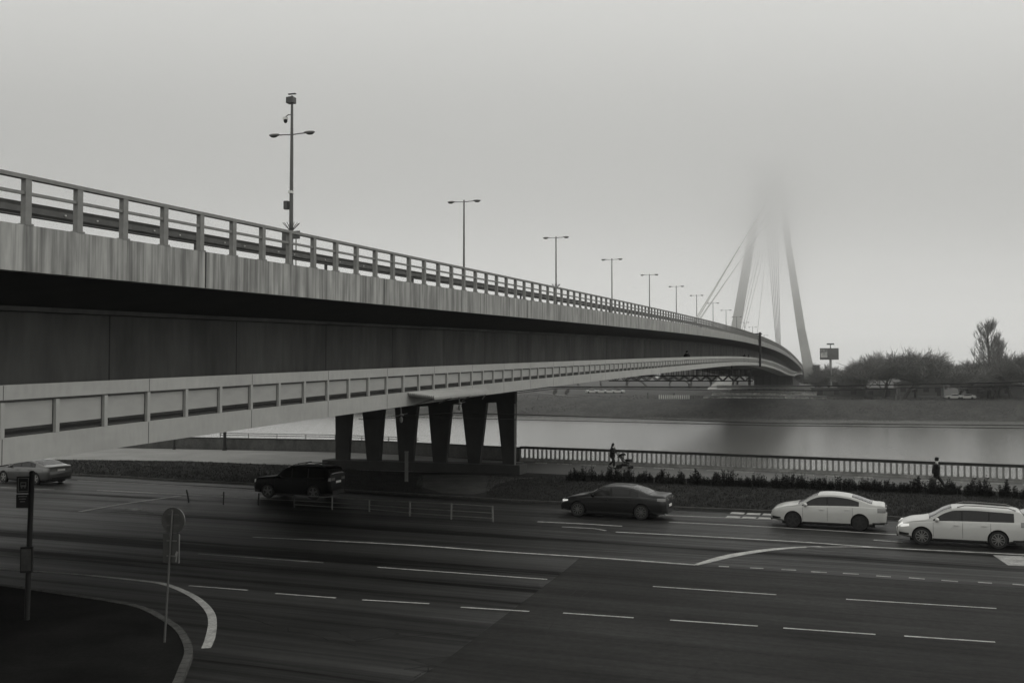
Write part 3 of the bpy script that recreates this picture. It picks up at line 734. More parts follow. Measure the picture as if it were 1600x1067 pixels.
for p, a in poly_walk(rl, 2.75):
    o = MB().tube([(0,.15,1.0),(0,.15,1.44)], .04, 6).build('railing_post', M['galv'], RW) if proto is None else proto.copy()
    if proto is None: proto = o
    else: C.objects.link(o)
    o.location = (p.x, p.y, 0)
# promenade lamp columns left of the pier and concrete post before it
for x, y0, lab in ((272,702,'slim dark column by the river wall'),(351,703.5,'thicker dark column before the river wall')):
    p = at(x, y0); e = empty('lamp_column', p); tag(e, lab, 'column', 'dark columns on the apron'); r = .10 if x < 300 else .14
    MB().tube([(0,0,0),(0,0,2.6)], r, 10).build('shaft', M['darksteel'], e); MB().tube([(0,0,0),(0,0,.25)], r*1.5, 10).build('base', M['darksteel'], e)
p = at(635, 752); e = empty('concrete_post', p); tag(e, 'lone pale concrete post standing in front of the pier legs', 'post')
MB().box((0,0,.88), (.20,.20,1.77)).build('shaft', M['conc'], e); MB().box((0,0,1.80), (.24,.24,.06)).build('cap', M['conc'], e)
# median pedestrian railing
mpx = [(295,785,765),(349,788,768),(404,789,770),(460,792,773),(519,796,776),(577,799,780),(640,806,783),(705,811,786),(770,815,790)]
MR = empty('median_railing', at(577, 799)); tag(MR, 'low tube railing of thin posts on the road median under the bridge', 'railing')
o0 = MR.location
for i, (x, yb, yt) in enumerate(mpx):
    p = at(x, yb)-o0; z = atY(x, yt, (p+o0).y).z
    lean = Vector((-.12,0,0)) if i == 0 else Vector((random.uniform(-.03,.03),0,0))
    MB().tube([p, p+Vector((0,0,z*.5))+lean*.4, p+Vector((0,0,z))+lean], .042, 6).build('post', M['galv'] if i > 3 else M['darksteel'], MR)
for fr in (.97, .55, .22):
    pts = []
    for x, yb, yt in mpx[3:]:
        p = at(x, yb)-o0; z = atY(x, yt, (p+o0).y).z; pts.append(p+Vector((0,0,z*fr)))
    MB().tube(pts, .022, 5).build('rail', M['galv'], MR)

# ------------------------------------------------------------------ near signs
p = at(42, 968, .11); Yb = p.y
e = empty('bus_stop_sign', p, R(8)); tag(e, 'dark bus stop pole with framed flag sign and timetable box', 'bus stop sign')
H = atY(50.5, 740, Yb).z-.11
MB().tube([(0,0,0),(.03,0,H*.5),(.07,0,H)], .068, 12).build('pole', M['black'], e, True)
MB().ell((.07,0,H), (.085,.05,.085), 12, 8).build('finial', M['darksteel'], e, True)
zf = lambda y: atY(40, y, Yb).z-.11
fl = MB().box((-.135,0,(zf(744)+zf(770))/2), (.33,.03,zf(744)-zf(770))).build('flag_panel', M['darksteel'], e)
zc = (zf(744)+zf(770))/2; hh = (zf(744)-zf(770))/2
mb = MB()
for dx, dz, w, h in ((0,hh-.045,.27,.02),(0,-hh+.045,.27,.02),(-.125,0,.02,2*hh-.09),(.125,0,.02,2*hh-.09)): mb.box((-.135+dx,-.018,zc+dz), (w,.006,h))
mb.build('border', M['quay'], fl)
mb = MB()
mb.box((-.135,-.018,zc+.01), (.14,.006,.12)).box((-.175,-.018,zc-.07),(.03,.006,.03)).box((-.095,-.018,zc-.07),(.03,.006,.03))
mb.build('bus_symbol', M['quay'], fl); MB().box((-.135,-.022,zc+.02), (.11,.004,.05)).build('bus_window', M['darksteel'], fl)
tp = MB().box((-.15,0,(zf(772)+zf(793))/2), (.31,.025,zf(772)-zf(793))).build('line_panel', M['darksteel'], e)
mb = MB()
for k in range(3): mb.box((-.15,-.015,zf(775+4*k)), (.22-.05*k,.004,.02))
mb.build('lettering', M['oldpaint'], tp)
bx = MB().box((.0,-.09,(zf(853)+zf(893))/2), (.29,.10,zf(853)-zf(893))).build('timetable_box', M['black'], e)
MB().box((.0,-.142,(zf(855)+zf(891))/2), (.24,.005,zf(857)-zf(891))).build('timetable', M['rwall'], bx)
p = at(257, 1003, .11); Yb = p.y
e = empty('traffic_sign', p, R(-14)); tag(e, 'round traffic sign seen from behind on a thin leaning pole at the kerb', 'traffic sign')
H = atY(268, 797, Yb).z-.11; sx = (268-257)/F*Yb
MB().tube([(0,0,0),(sx,0,H)], .026, 10).build('pole', M['steel'], e, True)
zd = atY(268.7, 812.6, Yb).z-.11
mb = MB(); vs = []
rows = [[(sx+r*math.cos(k*math.pi/16), yy, zd+r*math.sin(k*math.pi/16)) for k in range(32)] for yy, r in ((.05,.31),(.075,.31),(.075,.295),(.06,.29))]
loft(rows).build('sign_disc', M['plate'], e)
loft([[(sx+r*math.cos(k*math.pi/16), yy, zd+r*math.sin(k*math.pi/16)) for k in range(32)] for yy, r in ((.035,.31),(.05,.31),(.05,.30),(.035,.30),(.035,.31))]).build('sign_rim', M['galv'], e)
MB().box((sx,.03,zd+.13),(.3,.02,.03)).box((sx,.03,zd-.13),(.3,.02,.03)).build('clamp', M['galv'], e)
z1 = atY(266, 834, Yb).z-.11; z2 = atY(266, 879, Yb).z-.11
pl = MB().box((sx-.05,.06,(z1+z2)/2), (.44,.02,z1-z2)).build('lower_plate', M['plate'], e)
MB().box((sx+.165,.04,(z1+z2)/2), (.012,.03,z1-z2)).build('edge', M['galv'], pl)
MB().box((sx-.03,.035,z1-.16),(.26,.02,.03)).box((sx-.03,.035,z2+.16),(.26,.02,.03)).build('clamp', M['galv'], e)
MB().prism([(sx+.07,z2+.02),(sx+.10,z2+.02),(sx+.12,z2+.12),(sx+.13,z2+.20),(sx+.15,z2+.26),(sx+.10,z2+.28),(sx+.06,z2+.2),(sx+.09,z2+.16)], 1, .035, .045).build('sticker', M['quay'], pl)

# ------------------------------------------------------------------ cars
def smooth_interp(pts, x):
    xs = [p[0] for p in pts]; ys = [p[1] for p in pts]
    if x <= xs[0]: return ys[0]
    if x >= xs[-1]: return ys[-1]
    i = max(k for k in range(len(xs)-1) if xs[k] <= x); 
    def m(k):
        if k == 0: return (ys[1]-ys[0])/(xs[1]-xs[0])
        if k == len(xs)-1: return (ys[-1]-ys[-2])/(xs[-1]-xs[-2])
        a = (ys[k]-ys[k-1])/(xs[k]-xs[k-1]); b = (ys[k+1]-ys[k])/(xs[k+1]-xs[k])
        return 0 if a*b <= 0 else 2*a*b/(a+b)
    h = xs[i+1]-xs[i]; t = (x-xs[i])/h
    return (2*t**3-3*t*t+1)*ys[i]+(t**3-2*t*t+t)*h*m(i)+(-2*t**3+3*t*t)*ys[i+1]+(t**3-t*t)*h*m(i+1)
def make_car(name, label, c, loc, rz, group=None):
    Lh, W2 = c['L']/2, c['W']/2
    top, belt = c['top'], c['belt']
    ztop = lambda x: smooth_interp(top, x)
    bf = lambda x: smooth_interp(belt, x)
    zs = lambda x: min(bf(x), ztop(x)-.03)
    def wx(x):
        t = abs(x)/Lh; s = 1-.055*max(0, (t-.45)/.55)**2
        e = max(0, t-.90)/.10; return W2*s*(1-.16*e**2.2)
    zb = lambda x: .20+(.10 if abs(x) > Lh-.75 else 0)*min(1, (abs(x)-Lh+.75)/.6)
    K = c.get('tumble', .40)
    def section(x):
        w = wx(x); b = zb(x); s = zs(x); t = ztop(x)
        wt = w*.955-(t-s)*K
        cr = .05 if t-s > .15 else .03
        tt = t-cr
        pts = [(0,b),(w*.82,b),(w*.955,b+.07),(w*.985,b+.2),(w*1.0,(b+s)/2+.04),(w*.99,s-.10),(w*.962,s-.015),(w*.93,s+.005)]
        w0 = w*.93
        for q in (.33, .66): pts.append((w0+(wt+.02-w0)*q, s+.005+(tt-.01-s)*q))
        pts += [(wt+.015, tt-.01), (wt-.03, tt+.015), (wt*.7, t-.008), (wt*.35, t), (0, t)]
        return pts
    def side_y(x, z):
        p = section(x)[2:11]
        zz = [q[1] for q in p]; yy = [q[0] for q in p]
        return float(np.interp(z, np.maximum.accumulate(zz), yy))
    e = empty(name, loc, rz); tag(e, label, 'car', group)
    xs = list(np.linspace(-Lh, Lh, 75)); rows = []
    for x in xs:
        p = section(x); x2 = x
        rows.append([(x2, y, z) for y, z in p]+[(x2, -y, z) for y, z in p[-2:0:-1]])
    body = loft(rows).build('body', M[c['paint']], e, True)
    # wheel arches
    wr, xf, xr = c['wr'], c['xf'], c['xr']
    mb = MB()
    for x in (xf, xr):
        for sg in (-1, 1):
            n_ = 28
            mb.add([(x+(wr*1.13)*math.cos(2*math.pi*k/n_), sg*yy, wr+.01+(wr*1.13)*math.sin(2*math.pi*k/n_)) for yy in (W2-.32, W2+.3) for k in range(n_)],
                   [tuple(range(n_))[::-1], tuple(range(n_, 2*n_))]+[(i, (i+1) % n_, n_+(i+1) % n_, n_+i) for i in range(n_)])
    cut = mb.build('cutter', M['black'], e)
    md = body.modifiers.new('b', 'BOOLEAN'); md.object = cut; md.operation = 'DIFFERENCE'; md.solver = 'EXACT'; md.material_mode = 'TRANSFER'
    dg = bpy.context.evaluated_depsgraph_get(); me = bpy.data.meshes.new_from_object(body.evaluated_get(dg)); body.modifiers.clear(); body.data = me
    bpy.data.objects.remove(cut)
    me.materials.clear(); me.materials.append(M[c['paint']]); me.materials.append(M['black'])
    for p in me.polygons:
        q = p.center; p.material_index = 1 if (min(math.hypot(q.x-xf, q.z-wr-.01), math.hypot(q.x-xr, q.z-wr-.01)) < wr*1.135 and abs(q.y) < wx(q.x)*1.0 and (abs(p.normal.y) > .8 and abs(q.y) < W2-.25 or abs(p.normal.y) < .3)) else 0
    me.set_sharp_from_angle(angle=R(32))
    # wheels
    def wheel(x, sg):
        yc = sg*(W2-.105); n_ = 28
        prof_ = [(wr*.70,.09),(wr*.95,.10),(wr,.075),(wr,-.075),(wr*.95,-.10),(wr*.70,-.09)]
        ty = loft([[(x+r*math.cos(2*math.pi*k/n_), yc+sg*yy, wr+r*math.sin(2*math.pi*k/n_)) for k in range(n_)] for r, yy in prof_]).build('wheel', M['black'], e, True)
        mb = MB(); k_ = c.get('spokes', 5)
        rows_ = [[(x+r*math.cos(2*math.pi*k/n_), yc+sg*yy, wr+r*math.sin(2*math.pi*k/n_)) for k in range(n_)] for r, yy in ((wr*.70,.095),(wr*.66,.10),(wr*.63,.06),(wr*.70,.06))]
        q = loft(rows_, closed=False); 
        fs = [(i*n_+k, i*n_+(k+1) % n_, ((i+1) % 4)*n_+(k+1) % n_, ((i+1) % 4)*n_+k) for i in range(4) for k in range(n_)]
        mb.add([p for r_ in rows_ for p in r_], fs)
        for k in range(k_):
            a = 2*math.pi*k/k_+.3; ca, sa = math.cos(a), math.sin(a); hw = c.get('spw', .032)
            P = []
            for yy in (.055, .092):
                for r, h in ((.03, hw*1.1), (wr*.65, hw*.7)):
                    for s_ in (-1, 1): P.append((x+r*ca-s_*h*sa, yc+sg*yy, wr+r*sa+s_*h*ca))
            mb.add(P, [(0,1,3,2),(4,6,7,5),(0,4,5,1),(2,3,7,6),(0,2,6,4),(1,5,7,3)])
        mb2 = MB().tube([(x, yc-sg*.02, wr),(x, yc+sg*.045, wr)], wr*.64, 20); mb2.build('brake_drum', M['black'], ty)
        mb.add([(x+.055*math.cos(2*math.pi*k/10), yc+sg*.098, wr+.055*math.sin(2*math.pi*k/10)) for k in range(10)], [tuple(range(10))])
        mb.build('rim', M[c.get('rim', 'silver')], ty)
    for x in (xf, xr):
        for sg in (1, -1): wheel(x, sg)
    def side_patch(name_, x0, x1, lo, hi, m, par=e, off=.006, sg=1, nx=18, nz=5, th=False):
        rows_ = []
        for i in range(nx+1):
            x = x0+(x1-x0)*i/nx; a, b = lo(x), max(hi(x), lo(x)+.002)
            rows_.append([(x, sg*(side_y(x, a+(b-a)*j/nz)+off), a+(b-a)*j/nz) for j in range(nz+1)])
        return loft(rows_, closed=False).build(name_, M[m], par, True)
    def top_patch(name_, x0, x1, wf, m, off=.006, par=e, edge=.0, n_=14):
        rows_ = []
        for i in range(n_+1):
            x = x0+(x1-x0)*i/n_; p = section(x)[-5:]
            yy = [q[0] for q in p][::-1]; zz = [q[1] for q in p][::-1]; wm = yy[-1]*wf
            rows_.append([(x, v*wm, float(np.interp(abs(v)*wm, yy, zz))+off) for v in np.linspace(-1, 1, 11)])
        return loft(rows_, closed=False).build(name_, M[m], par, True)
    top_patch('windscreen', *c['screen'], .99, 'glass', .008)
    top_patch('rear_window', *c['rear'], .93, 'glass', .008)
    for sg in (1, -1):
        for (x0, x1) in c['sidewin']:
            hi = lambda x: min(ztop(x)-.13, c['H']-.13)
            lo = lambda x: bf(x)+.035
            side_patch('side_window', x0, x1, lo, hi, 'glass', off=.009, sg=sg)
        side_patch('window_frame', min(q[0] for q in c['sidewin'])+.01, max(q[1] for q in c['sidewin'])-.06, lambda x: bf(x)+.025, lambda x: min(ztop(x)-.125, c['H']-.125), 'black', off=.005, sg=sg, nx=40)
        for (x0, x1) in c['doors']:
            for xx in (x0, x1):
                side_patch('door_seam', xx-.005, xx+.005, lambda x: .33, lambda x: bf(x)-.01, 'black', off=.003, sg=sg, nx=1, nz=8)
            hx = x0+.2
            MB().box((hx+.02, sg*(side_y(hx, bf(hx)-.13)+.02), bf(hx)-.13), (.19,.035,.03)).build('door_handle', M[c['paint']], e)
        side_patch('sill', xr+wr*1.2, xf-wr*1.2, lambda x: .21, lambda x: .27, 'black', off=.004, sg=sg)
        a, b, z0, z1 = c['head']
        side_patch('headlight', a, b, lambda x: z0+.05*(b-x)/(b-a), lambda x: z1-.02*(x-a)/(b-a), c.get('lens', 'lens2'), off=.012, sg=sg, nx=8)
        side_patch('air_intake', Lh-.42, Lh-.07, lambda x: .33+.05*(Lh-x), lambda x: .47-.12*(Lh-x), 'black', off=.008, sg=sg, nx=6)
        side_patch('bumper_trim', -Lh+.07, -Lh+.55, lambda x: .27, lambda x: .34, 'black', off=.008, sg=sg, nx=6)
        a, b, z0, z1 = c['taill']
        side_patch('taillight', a, b, lambda x: z0, lambda x: z1, 'tail', off=.012, sg=sg, nx=6)
        mxx = c['mirror']; zz = bf(mxx)+.06
        MB().ell((mxx, sg*(W2+.06), zz+.02), (.08,.115,.075), 12, 8).build('mirror', M[c.get('mirm', c['paint'])], e, True)
        MB().box((mxx+.02, sg*(W2-.04), zz-.03), (.08,.14,.04)).build('mirror_arm', M['black'], e)
    # front and rear faces
    xe = Lh+.004; zt = ztop(Lh)
    MB().box((Lh-.01,0,.33), (.06,W2*1.3,.13)).build('lower_grille', M['black'], e)
    MB().box((Lh-.012,0,zt-.06), (.04,W2*1.0,.11)).build('grille', M['black'], e)
    MB().box((Lh+.025,0,.46), (.012,.52,.11)).build('number_plate', M['white'], e)
    zr = c.get('zplate', .62)
    MB().box((-Lh-.012,0,zr), (.012,.52,.11)).build('number_plate', M['white'], e)
    for sg in (1, -1):
        a, b, z0, z1 = c['taill']
        MB().box((-Lh+.008, sg*(W2*.58), (z0+z1)/2), (.03,W2*.34,(z1-z0)*.85)).build('taillight', M['tail'], e)
        xq = [Lh-q*.01 for q in range(60)]
        xa = next((x for x in xq if ztop(x) > c['head'][2]-.0), Lh-.1); xb = next((x for x in xq if ztop(x) > c['head'][3]+.01), Lh-.3)
        rows_ = []
        for i in range(7):
            x = xa+(xb-xa)*i/6; p = section(x)[-5:]; yy = [q[0] for q in p][::-1]; z_ = [q[1] for q in p][::-1]
            rows_.append([(x+.012, sg*yy[-1]*v, float(np.interp(yy[-1]*v, yy, z_))+.008) for v in (.60,.7,.8,.9,1)])
        loft(rows_, closed=False).build('headlight', M[c.get('lens','lens2')], e, True)
    MB().box((-Lh-.002,0,.36), (.03,W2*1.35,.16)).build('rear_bumper', M['black'], e)
    MB().box((0,0,.19), (c['L']*.8, W2*1.5, .12)).build('underbody', M['black'], e)
    if c.get('rails'):
        zr_, x0, x1 = c['rails']
        for sg in (1, -1):
            y = sg*(section((x0+x1)/2)[10][0]-.04)
            pts = [(x0, y, ztop(x0)-.02)]+[(x0+(x1-x0)*k/8, y, ztop(x0+(x1-x0)*k/8)+zr_) for k in range(1, 8)]+[(x1, y, ztop(x1)-.02)]
            MB().tube(pts, .02, 6).build('roof_rail', M['darksteel' if c.get('darkrail') else 'galv'], e)
    if c.get('bars'):
        for x in c['bars']:
            MB().box((x,0,ztop(x)+.10), (.06,W2*1.45,.04)).build('roof_bar', M['darksteel'], e)
    if c.get('aerial') is not None:
        x = c['aerial']; MB().prism([(x-.10,ztop(x)-.01),(x+.10,ztop(x)-.01),(x-.07,ztop(x)+.07)], 1, -.015, .015).build('aerial', M['black'], e)
    return e
OCT = dict(L=4.66, W=1.81, H=1.46, wr=.325, xf=1.40, xr=-1.286, paint='wpaint', rim='darksteel', spokes=5, spw=.04, belt=[(-2.33,.93),(-1.2,.965),(.5,.93),(1.0,.90),(2.33,.80)],
  top=[(-2.33,.74),(-2.31,.92),(-2.24,1.06),(-2.0,1.09),(-1.75,1.13),(-1.2,1.31),(-.8,1.41),(-.2,1.46),(.25,1.44),(.6,1.34),(1.05,1.08),(1.35,.97),(1.8,.89),(2.15,.78),(2.29,.66),(2.33,.52)],
  screen=(.38,1.18), rear=(-1.78,-.98), sidewin=[(.03,1.02),(-.92,-.04),(-1.26,-.95)], doors=[(-.0,1.0),(-1.0,-.0)], head=(1.93,2.2,.63,.77), taill=(-2.3,-1.98,.76,.94), mirror=.88)
GOLF = dict(L=4.57, W=1.80, H=1.48, wr=.325, xf=1.40, xr=-1.23, paint='wpaint', rim='galv', spokes=10, spw=.018, lens='lens', belt=[(-2.28,.97),(-1.2,.955),(.5,.92),(1.0,.89),(2.28,.80)],
  top=[(-2.285,.80),(-2.27,.95),(-2.12,1.25),(-2.02,1.38),(-1.9,1.42),(-1.2,1.455),(-.4,1.48),(.2,1.46),(.55,1.36),(1.0,1.10),(1.25,.99),(1.7,.92),(2.05,.80),(2.24,.66),(2.285,.50)],
  screen=(.34,1.14), rear=(-2.2,-2.03), sidewin=[(.02,1.0),(-.9,-.04),(-1.78,-.95)], doors=[(-.02,1.0),(-.98,-.02)], head=(1.85,2.16,.64,.78), taill=(-2.26,-2.0,.82,1.0), mirror=.86, rails=(.045,-1.85,.15))
BMW = dict(L=4.94, W=1.87, H=1.47, wr=.335, xf=1.62, xr=-1.35, paint='dpaint', rim='steel', spokes=10, spw=.018, lens='lens', mirm='kpaint', belt=[(-2.47,.95),(-1.2,.985),(.5,.95),(1.2,.91),(2.47,.80)],
  top=[(-2.47,.78),(-2.45,.98),(-2.36,1.08),(-2.0,1.11),(-1.7,1.15),(-1.2,1.32),(-.75,1.43),(-.2,1.47),(.25,1.44),(.6,1.34),(1.05,1.10),(1.4,.99),(1.9,.91),(2.25,.80),(2.43,.68),(2.47,.54)],
  screen=(.38,1.15), rear=(-1.72,-.9), sidewin=[(.1,1.0),(-.8,.02),(-1.22,-.84)], doors=[(.05,1.1),(-.95,.05)], head=(2.08,2.34,.66,.77), taill=(-2.44,-2.08,.84,.97), mirror=.88)
SUP = dict(L=4.86, W=1.86, H=1.47, wr=.335, xf=1.50, xr=-1.34, paint='spaint', rim='silver', spokes=5, spw=.05, belt=[(-2.43,.96),(-1.2,.985),(.5,.95),(1.0,.92),(2.43,.82)], aerial=-.75,
  top=[(-2.43,.74),(-2.41,.95),(-2.34,1.08),(-2.1,1.12),(-1.8,1.17),(-1.2,1.34),(-.8,1.42),(-.2,1.47),(.25,1.45),(.6,1.35),(1.05,1.10),(1.4,.99),(1.9,.91),(2.2,.80),(2.39,.68),(2.43,.54)],
  screen=(.38,1.15), rear=(-1.85,-.95), sidewin=[(.03,1.02),(-.86,-.04),(-1.26,-.9)], doors=[(-.0,1.0),(-1.0,-.0)], head=(2.0,2.3,.66,.78), taill=(-2.4,-2.0,.78,.94), mirror=.88, zplate=.85)
SUV = dict(L=4.60, W=1.86, H=1.72, wr=.365, xf=1.38, xr=-1.32, paint='kpaint', rim='steel', spokes=5, spw=.05, tumble=.26, belt=[(-2.3,1.10),(-1.2,1.10),(.5,1.06),(1.0,1.04),(2.3,.98)],
  top=[(-2.3,.70),(-2.29,1.1),(-2.2,1.45),(-2.1,1.62),(-1.9,1.69),(-1.0,1.72),(-.2,1.72),(.15,1.70),(.45,1.58),(.85,1.24),(1.1,1.14),(1.7,1.09),(2.1,1.04),(2.25,.94),(2.3,.72)],
  screen=(.22,.95), rear=(-2.25,-2.12), sidewin=[(.0,.82),(-.95,-.06),(-1.95,-1.02)], doors=[(-.03,.95),(-1.0,-.03)], head=(2.1,2.24,.78,.97), taill=(-2.28,-2.17,.98,1.14), mirror=.78, rails=(.06,-1.9,.1), darkrail=True, bars=(-1.3,-.3), lens='lens2', zplate=.9)
HAT = dict(GOLF); HAT.update(L=4.2, paint='gpaint', lens='lens2', xf=1.25, xr=-1.25, rails=None,
  top=[(-2.1,.80),(-2.08,.95),(-1.95,1.2),(-1.8,1.36),(-1.6,1.42),(-1.2,1.455),(-.4,1.48),(.2,1.46),(.55,1.36),(1.0,1.10),(1.2,1.0),(1.6,.94),(1.9,.82),(2.06,.66),(2.1,.50)],
  rear=(-2.02,-1.8), head=(1.7,2.0,.64,.78), taill=(-2.08,-1.85,.82,1.0), sidewin=[(.02,1.0),(-.9,-.04),(-1.45,-.95)])
def place_car(name, label, spec, fpx, rpx, group=None, wb=True):
    """fpx / rpx: ground contact of the front and rear wheels on the visible (left) side."""
    a, b = at(*fpx), at(*rpx); h = (a-b).normalized(); rz = math.atan2(h.y, h.x)
    left = Vector((-h.y, h.x, 0)); mid = (a+b)/2; xm = (spec['xf']+spec['xr'])/2
    c = mid-h*xm-left*(spec['W']/2-.1)
    return make_car(name, label, spec, (c.x, c.y, .008), rz, group)
G_ = 'cars driving on the road beside the river'
octavia = place_car('saloon_car', 'white liftback car with dark wheels, ahead of the white estate', OCT, (1240.3,823.5), (1342.5,828.6), G_)
place_car('estate_car', 'white estate car with roof rails and a lit headlight', GOLF, (1440.5,850.6), (1560,857.2), G_)
place_car('saloon_car', 'dark grey saloon car passing below the person with the pushchair', BMW, (902,806.5), (1003.5,811.8), G_)
place_car('saloon_car', 'silver grey saloon car seen from behind beside the bus stop pole', SUP, (3,753.3), (61,757.4), G_)
place_car('suv_car', 'black boxy off-road car with roof bars under the bridge', SUV, (420,777.6), (489.5,780.6), G_)
place_car('hatchback_car', 'mid grey car mostly hidden behind the white estate', HAT, (1606,842), (1708,847.5), G_)

# ------------------------------------------------------------------ people
def skin_mesh(name, nodes, edges, m, parent, sub=1, root=0):
    """nodes: list of (x,y,z,r)"""
    me = bpy.data.meshes.new(name); me.from_pydata([q[:3] for q in nodes], edges, []); o = link(name, me, m)
    o.modifiers.new('s', 'SKIN'); sm = o.modifiers.new('u', 'SUBSURF'); sm.levels = sub; sm.render_levels = sub
    if not me.skin_vertices: me.attributes.new('x', 'FLOAT', 'POINT')
    sv = me.skin_vertices[0].data if me.skin_vertices else None
    if sv:
        for i, q in enumerate(nodes): sv[i].radius = (q[3], q[3] if len(q) < 5 else q[4]); sv[i].use_root = (i == root)
    dg = bpy.context.evaluated_depsgraph_get(); me2 = bpy.data.meshes.new_from_object(o.evaluated_get(dg))
    o.modifiers.clear(); o.data = me2; me2.materials.clear(); me2.materials.append(m)
    for p in me2.polygons: p.use_smooth = True
    o.parent = parent; return o
def limb_skin(me_name):
    pass
def person(loc, rz, label, pose, hair='long', height=1.7, coat='cloth', legs='cloth2', bag=False, group=None, scarf=False):
    """faces local +x; pose gives joint positions (x forward, y left, z up) for a 1.7 m figure"""
    e = empty('person', loc, rz); tag(e, label, 'person', group); k = height/1.7; e.scale = (k, k, k)
    P = pose
    n_ = []; ed = []
    def add(p, r, par=None):
        n_.append((p[0], p[1], p[2], r)); i = len(n_)-1
        if par is not None: ed.append((par, i))
        return i
    pel = add((0,0,.93), .125); wa = add((.01,0,1.10), .115, pel); ch = add((P['lean']*.6,0,1.28), .13, wa); up_ = add((P['lean'],0,1.40), .095, ch); nk = add((P['lean']+.01,0,1.48), .05, up_)
    hb = add((P['lean']+.025,0,1.55), .075, nk); ht = add((P['lean']+.03,0,1.64), .075, hb); nose = add((P['lean']+.115,0,1.575), .014, hb)
    for sg, kn, an, toe in ((1,)+P['legL'], (-1,)+P['legR']):
        h = add((0,sg*.09,.86), .095, pel); k1 = add((kn[0],sg*.095,kn[1]), .062, h); a1 = add((an[0],sg*.095,an[1]), .045, k1); add((toe[0],sg*.10,toe[1]), .035, a1)
    for sg, el, wr_ in ((1,)+P['armL'], (-1,)+P['armR']):
        s0 = add((P['lean'],sg*.17,1.38), .06, up_); e1 = add(el, .045, s0); w1 = add(wr_, .028, e1)
        d = (Vector(wr_)-Vector(el)).normalized(); hnd = add(tuple(Vector(wr_)+d*.07), .026, w1)
        for q, f in enumerate((-.03,-.01,.01,.03)):
            k2 = add(tuple(Vector(wr_)+d*(.125+.01*(q in (1,2)))+Vector((0,f,0))), .009, hnd); add(tuple(Vector(wr_)+d*(.15+.012*(q in (1,2)))+Vector((.0,f,-.02))), .008, k2)
        add(tuple(Vector(wr_)+d*.07+Vector((.035,0,-.005))), .009, w1)
    skin_mesh('body', n_, ed, M['skin'], e, 1)
    # coat
    n2 = []; e2 = []
    def ad(p, r, par=None):
        n2.append((p[0],p[1],p[2],r)); i = len(n2)-1
        if par is not None: e2.append((par, i))
        return i
    c0 = ad((0,0,1.02), .195); cb = ad((-.01,0,P.get('hem',.84)), .205, c0); c1 = ad((P['lean']*.6,0,1.26), .195, c0); c2 = ad((P['lean'],0,1.40), .14, c1); ad((P['lean'],0,1.46), .075, c2)
    for sg, el, wr_ in ((1,)+P['armL'], (-1,)+P['armR']):
        s0 = ad((P['lean'],sg*.19,1.37), .09, c2); e1 = ad(el, .075, s0); ad(wr_, .052, e1)
    skin_mesh('jacket', n2, e2, M[coat], e, 1)
    n3 = [(0,0,.90,.145)]; e3 = []
    for sg, kn, an, toe in ((1,)+P['legL'], (-1,)+P['legR']):
        i = len(n3); n3 += [(0,sg*.085,.82,.125),(kn[0],sg*.095,kn[1],.092),(an[0],sg*.095,an[1]+.03,.072)]; e3 += [(0,i),(i,i+1),(i+1,i+2)]
        a = Vector((an[0],sg*.095,an[1]-.03)); b = Vector((toe[0],sg*.1,toe[1]))
        MB().tube([a-(b-a).normalized()*.05, a.lerp(b,.4), b+(b-a).normalized()*.05], [.045,.05,.03], 8).build('shoe', M[P.get('shoe','cloth')], e, True)
    skin_mesh('trousers', n3, e3, M[legs], e, 1)
    hx = P['lean']
    if hair == 'long':
        loft([[(hx-.005+r*1.05*math.cos(t*math.pi/8)+o_, r*math.sin(t*math.pi/8), z) for t in range(16)] for z, r, o_ in ((1.33,.04,-.09),(1.42,.075,-.08),(1.52,.09,-.03),(1.60,.098,-.005),(1.68,.085,.005),(1.73,.05,.01),(1.745,.01,.01))]).build('hair', M['hair'], e, True)
    elif hair == 'cap':
        loft([[(hx+r*1.05*math.cos(t*math.pi/8)+o_, r*math.sin(t*math.pi/8), z) for t in range(16)] for z, r, o_ in ((1.575,.094,-.005),(1.62,.10,0),(1.70,.10,.005),(1.75,.085,.01),(1.765,.05,.01))]).build('cap', M['cloth'], e, True)
    else:
        MB().ell((hx-.005,0,1.62), (.125,.11,.14), 14, 10).build('hood', M[coat], e, True)
    if scarf: loft([[(hx+.01+r*math.cos(t*math.pi/8), r*math.sin(t*math.pi/8), z+.03*math.cos(t*math.pi/8)) for t in range(16)] for z, r in ((1.475,.078),(1.50,.082),(1.53,.075))]).build('collar', M['white'], e, True)
    if bag: 
        loft([[(P['armR'][1][0]+x_*s_, P['armR'][1][1]-.03+y_*s_, z) for x_, y_ in ((-.17,-.05),(.17,-.05),(.17,.05),(-.17,.05))] for z, s_ in ((.30,.9),(.36,1.05),(.62,1),(.66,.75))]).build('bag', M['greycloth'], e)
    return e
walkL = dict(lean=.05, legL=((.02,.48),(-.30,.18),(-.20,.06)), legR=((.16,.50),(.15,.09),(.30,.03)), armL=((.0,.22,1.14),(.28,.16,1.05)), armR=((.0,-.22,1.14),(.28,-.16,1.05)), hem=.80)
pA = at(957, 731.5); ang = math.atan2(bal[3].y-bal[2].y, bal[3].x-bal[2].x)
person(pA, ang, 'long-haired person in dark clothes pushing a pushchair along the promenade', walkL, 'long', 1.72)
walkR = dict(lean=.04, legL=((.24,.52),(.42,.13),(.55,.10)), legR=((-.08,.50),(-.34,.18),(-.24,.06)), armL=((-.08,.24,1.12),(-.02,.25,.88)), armR=((-.10,-.24,1.12),(-.12,-.26,.88)), hem=.78, shoe='white')
pB = at(1463, 766); person(pB, ang-.08, 'person in dark jacket and cap striding along the promenade', walkR, 'cap', 1.80, 'cloth', 'cloth2', False, None, True)
e = empty('shopping_bag', pB, ang-.08); tag(e, 'grey cloth bag carried by the striding person in a cap', 'bag')
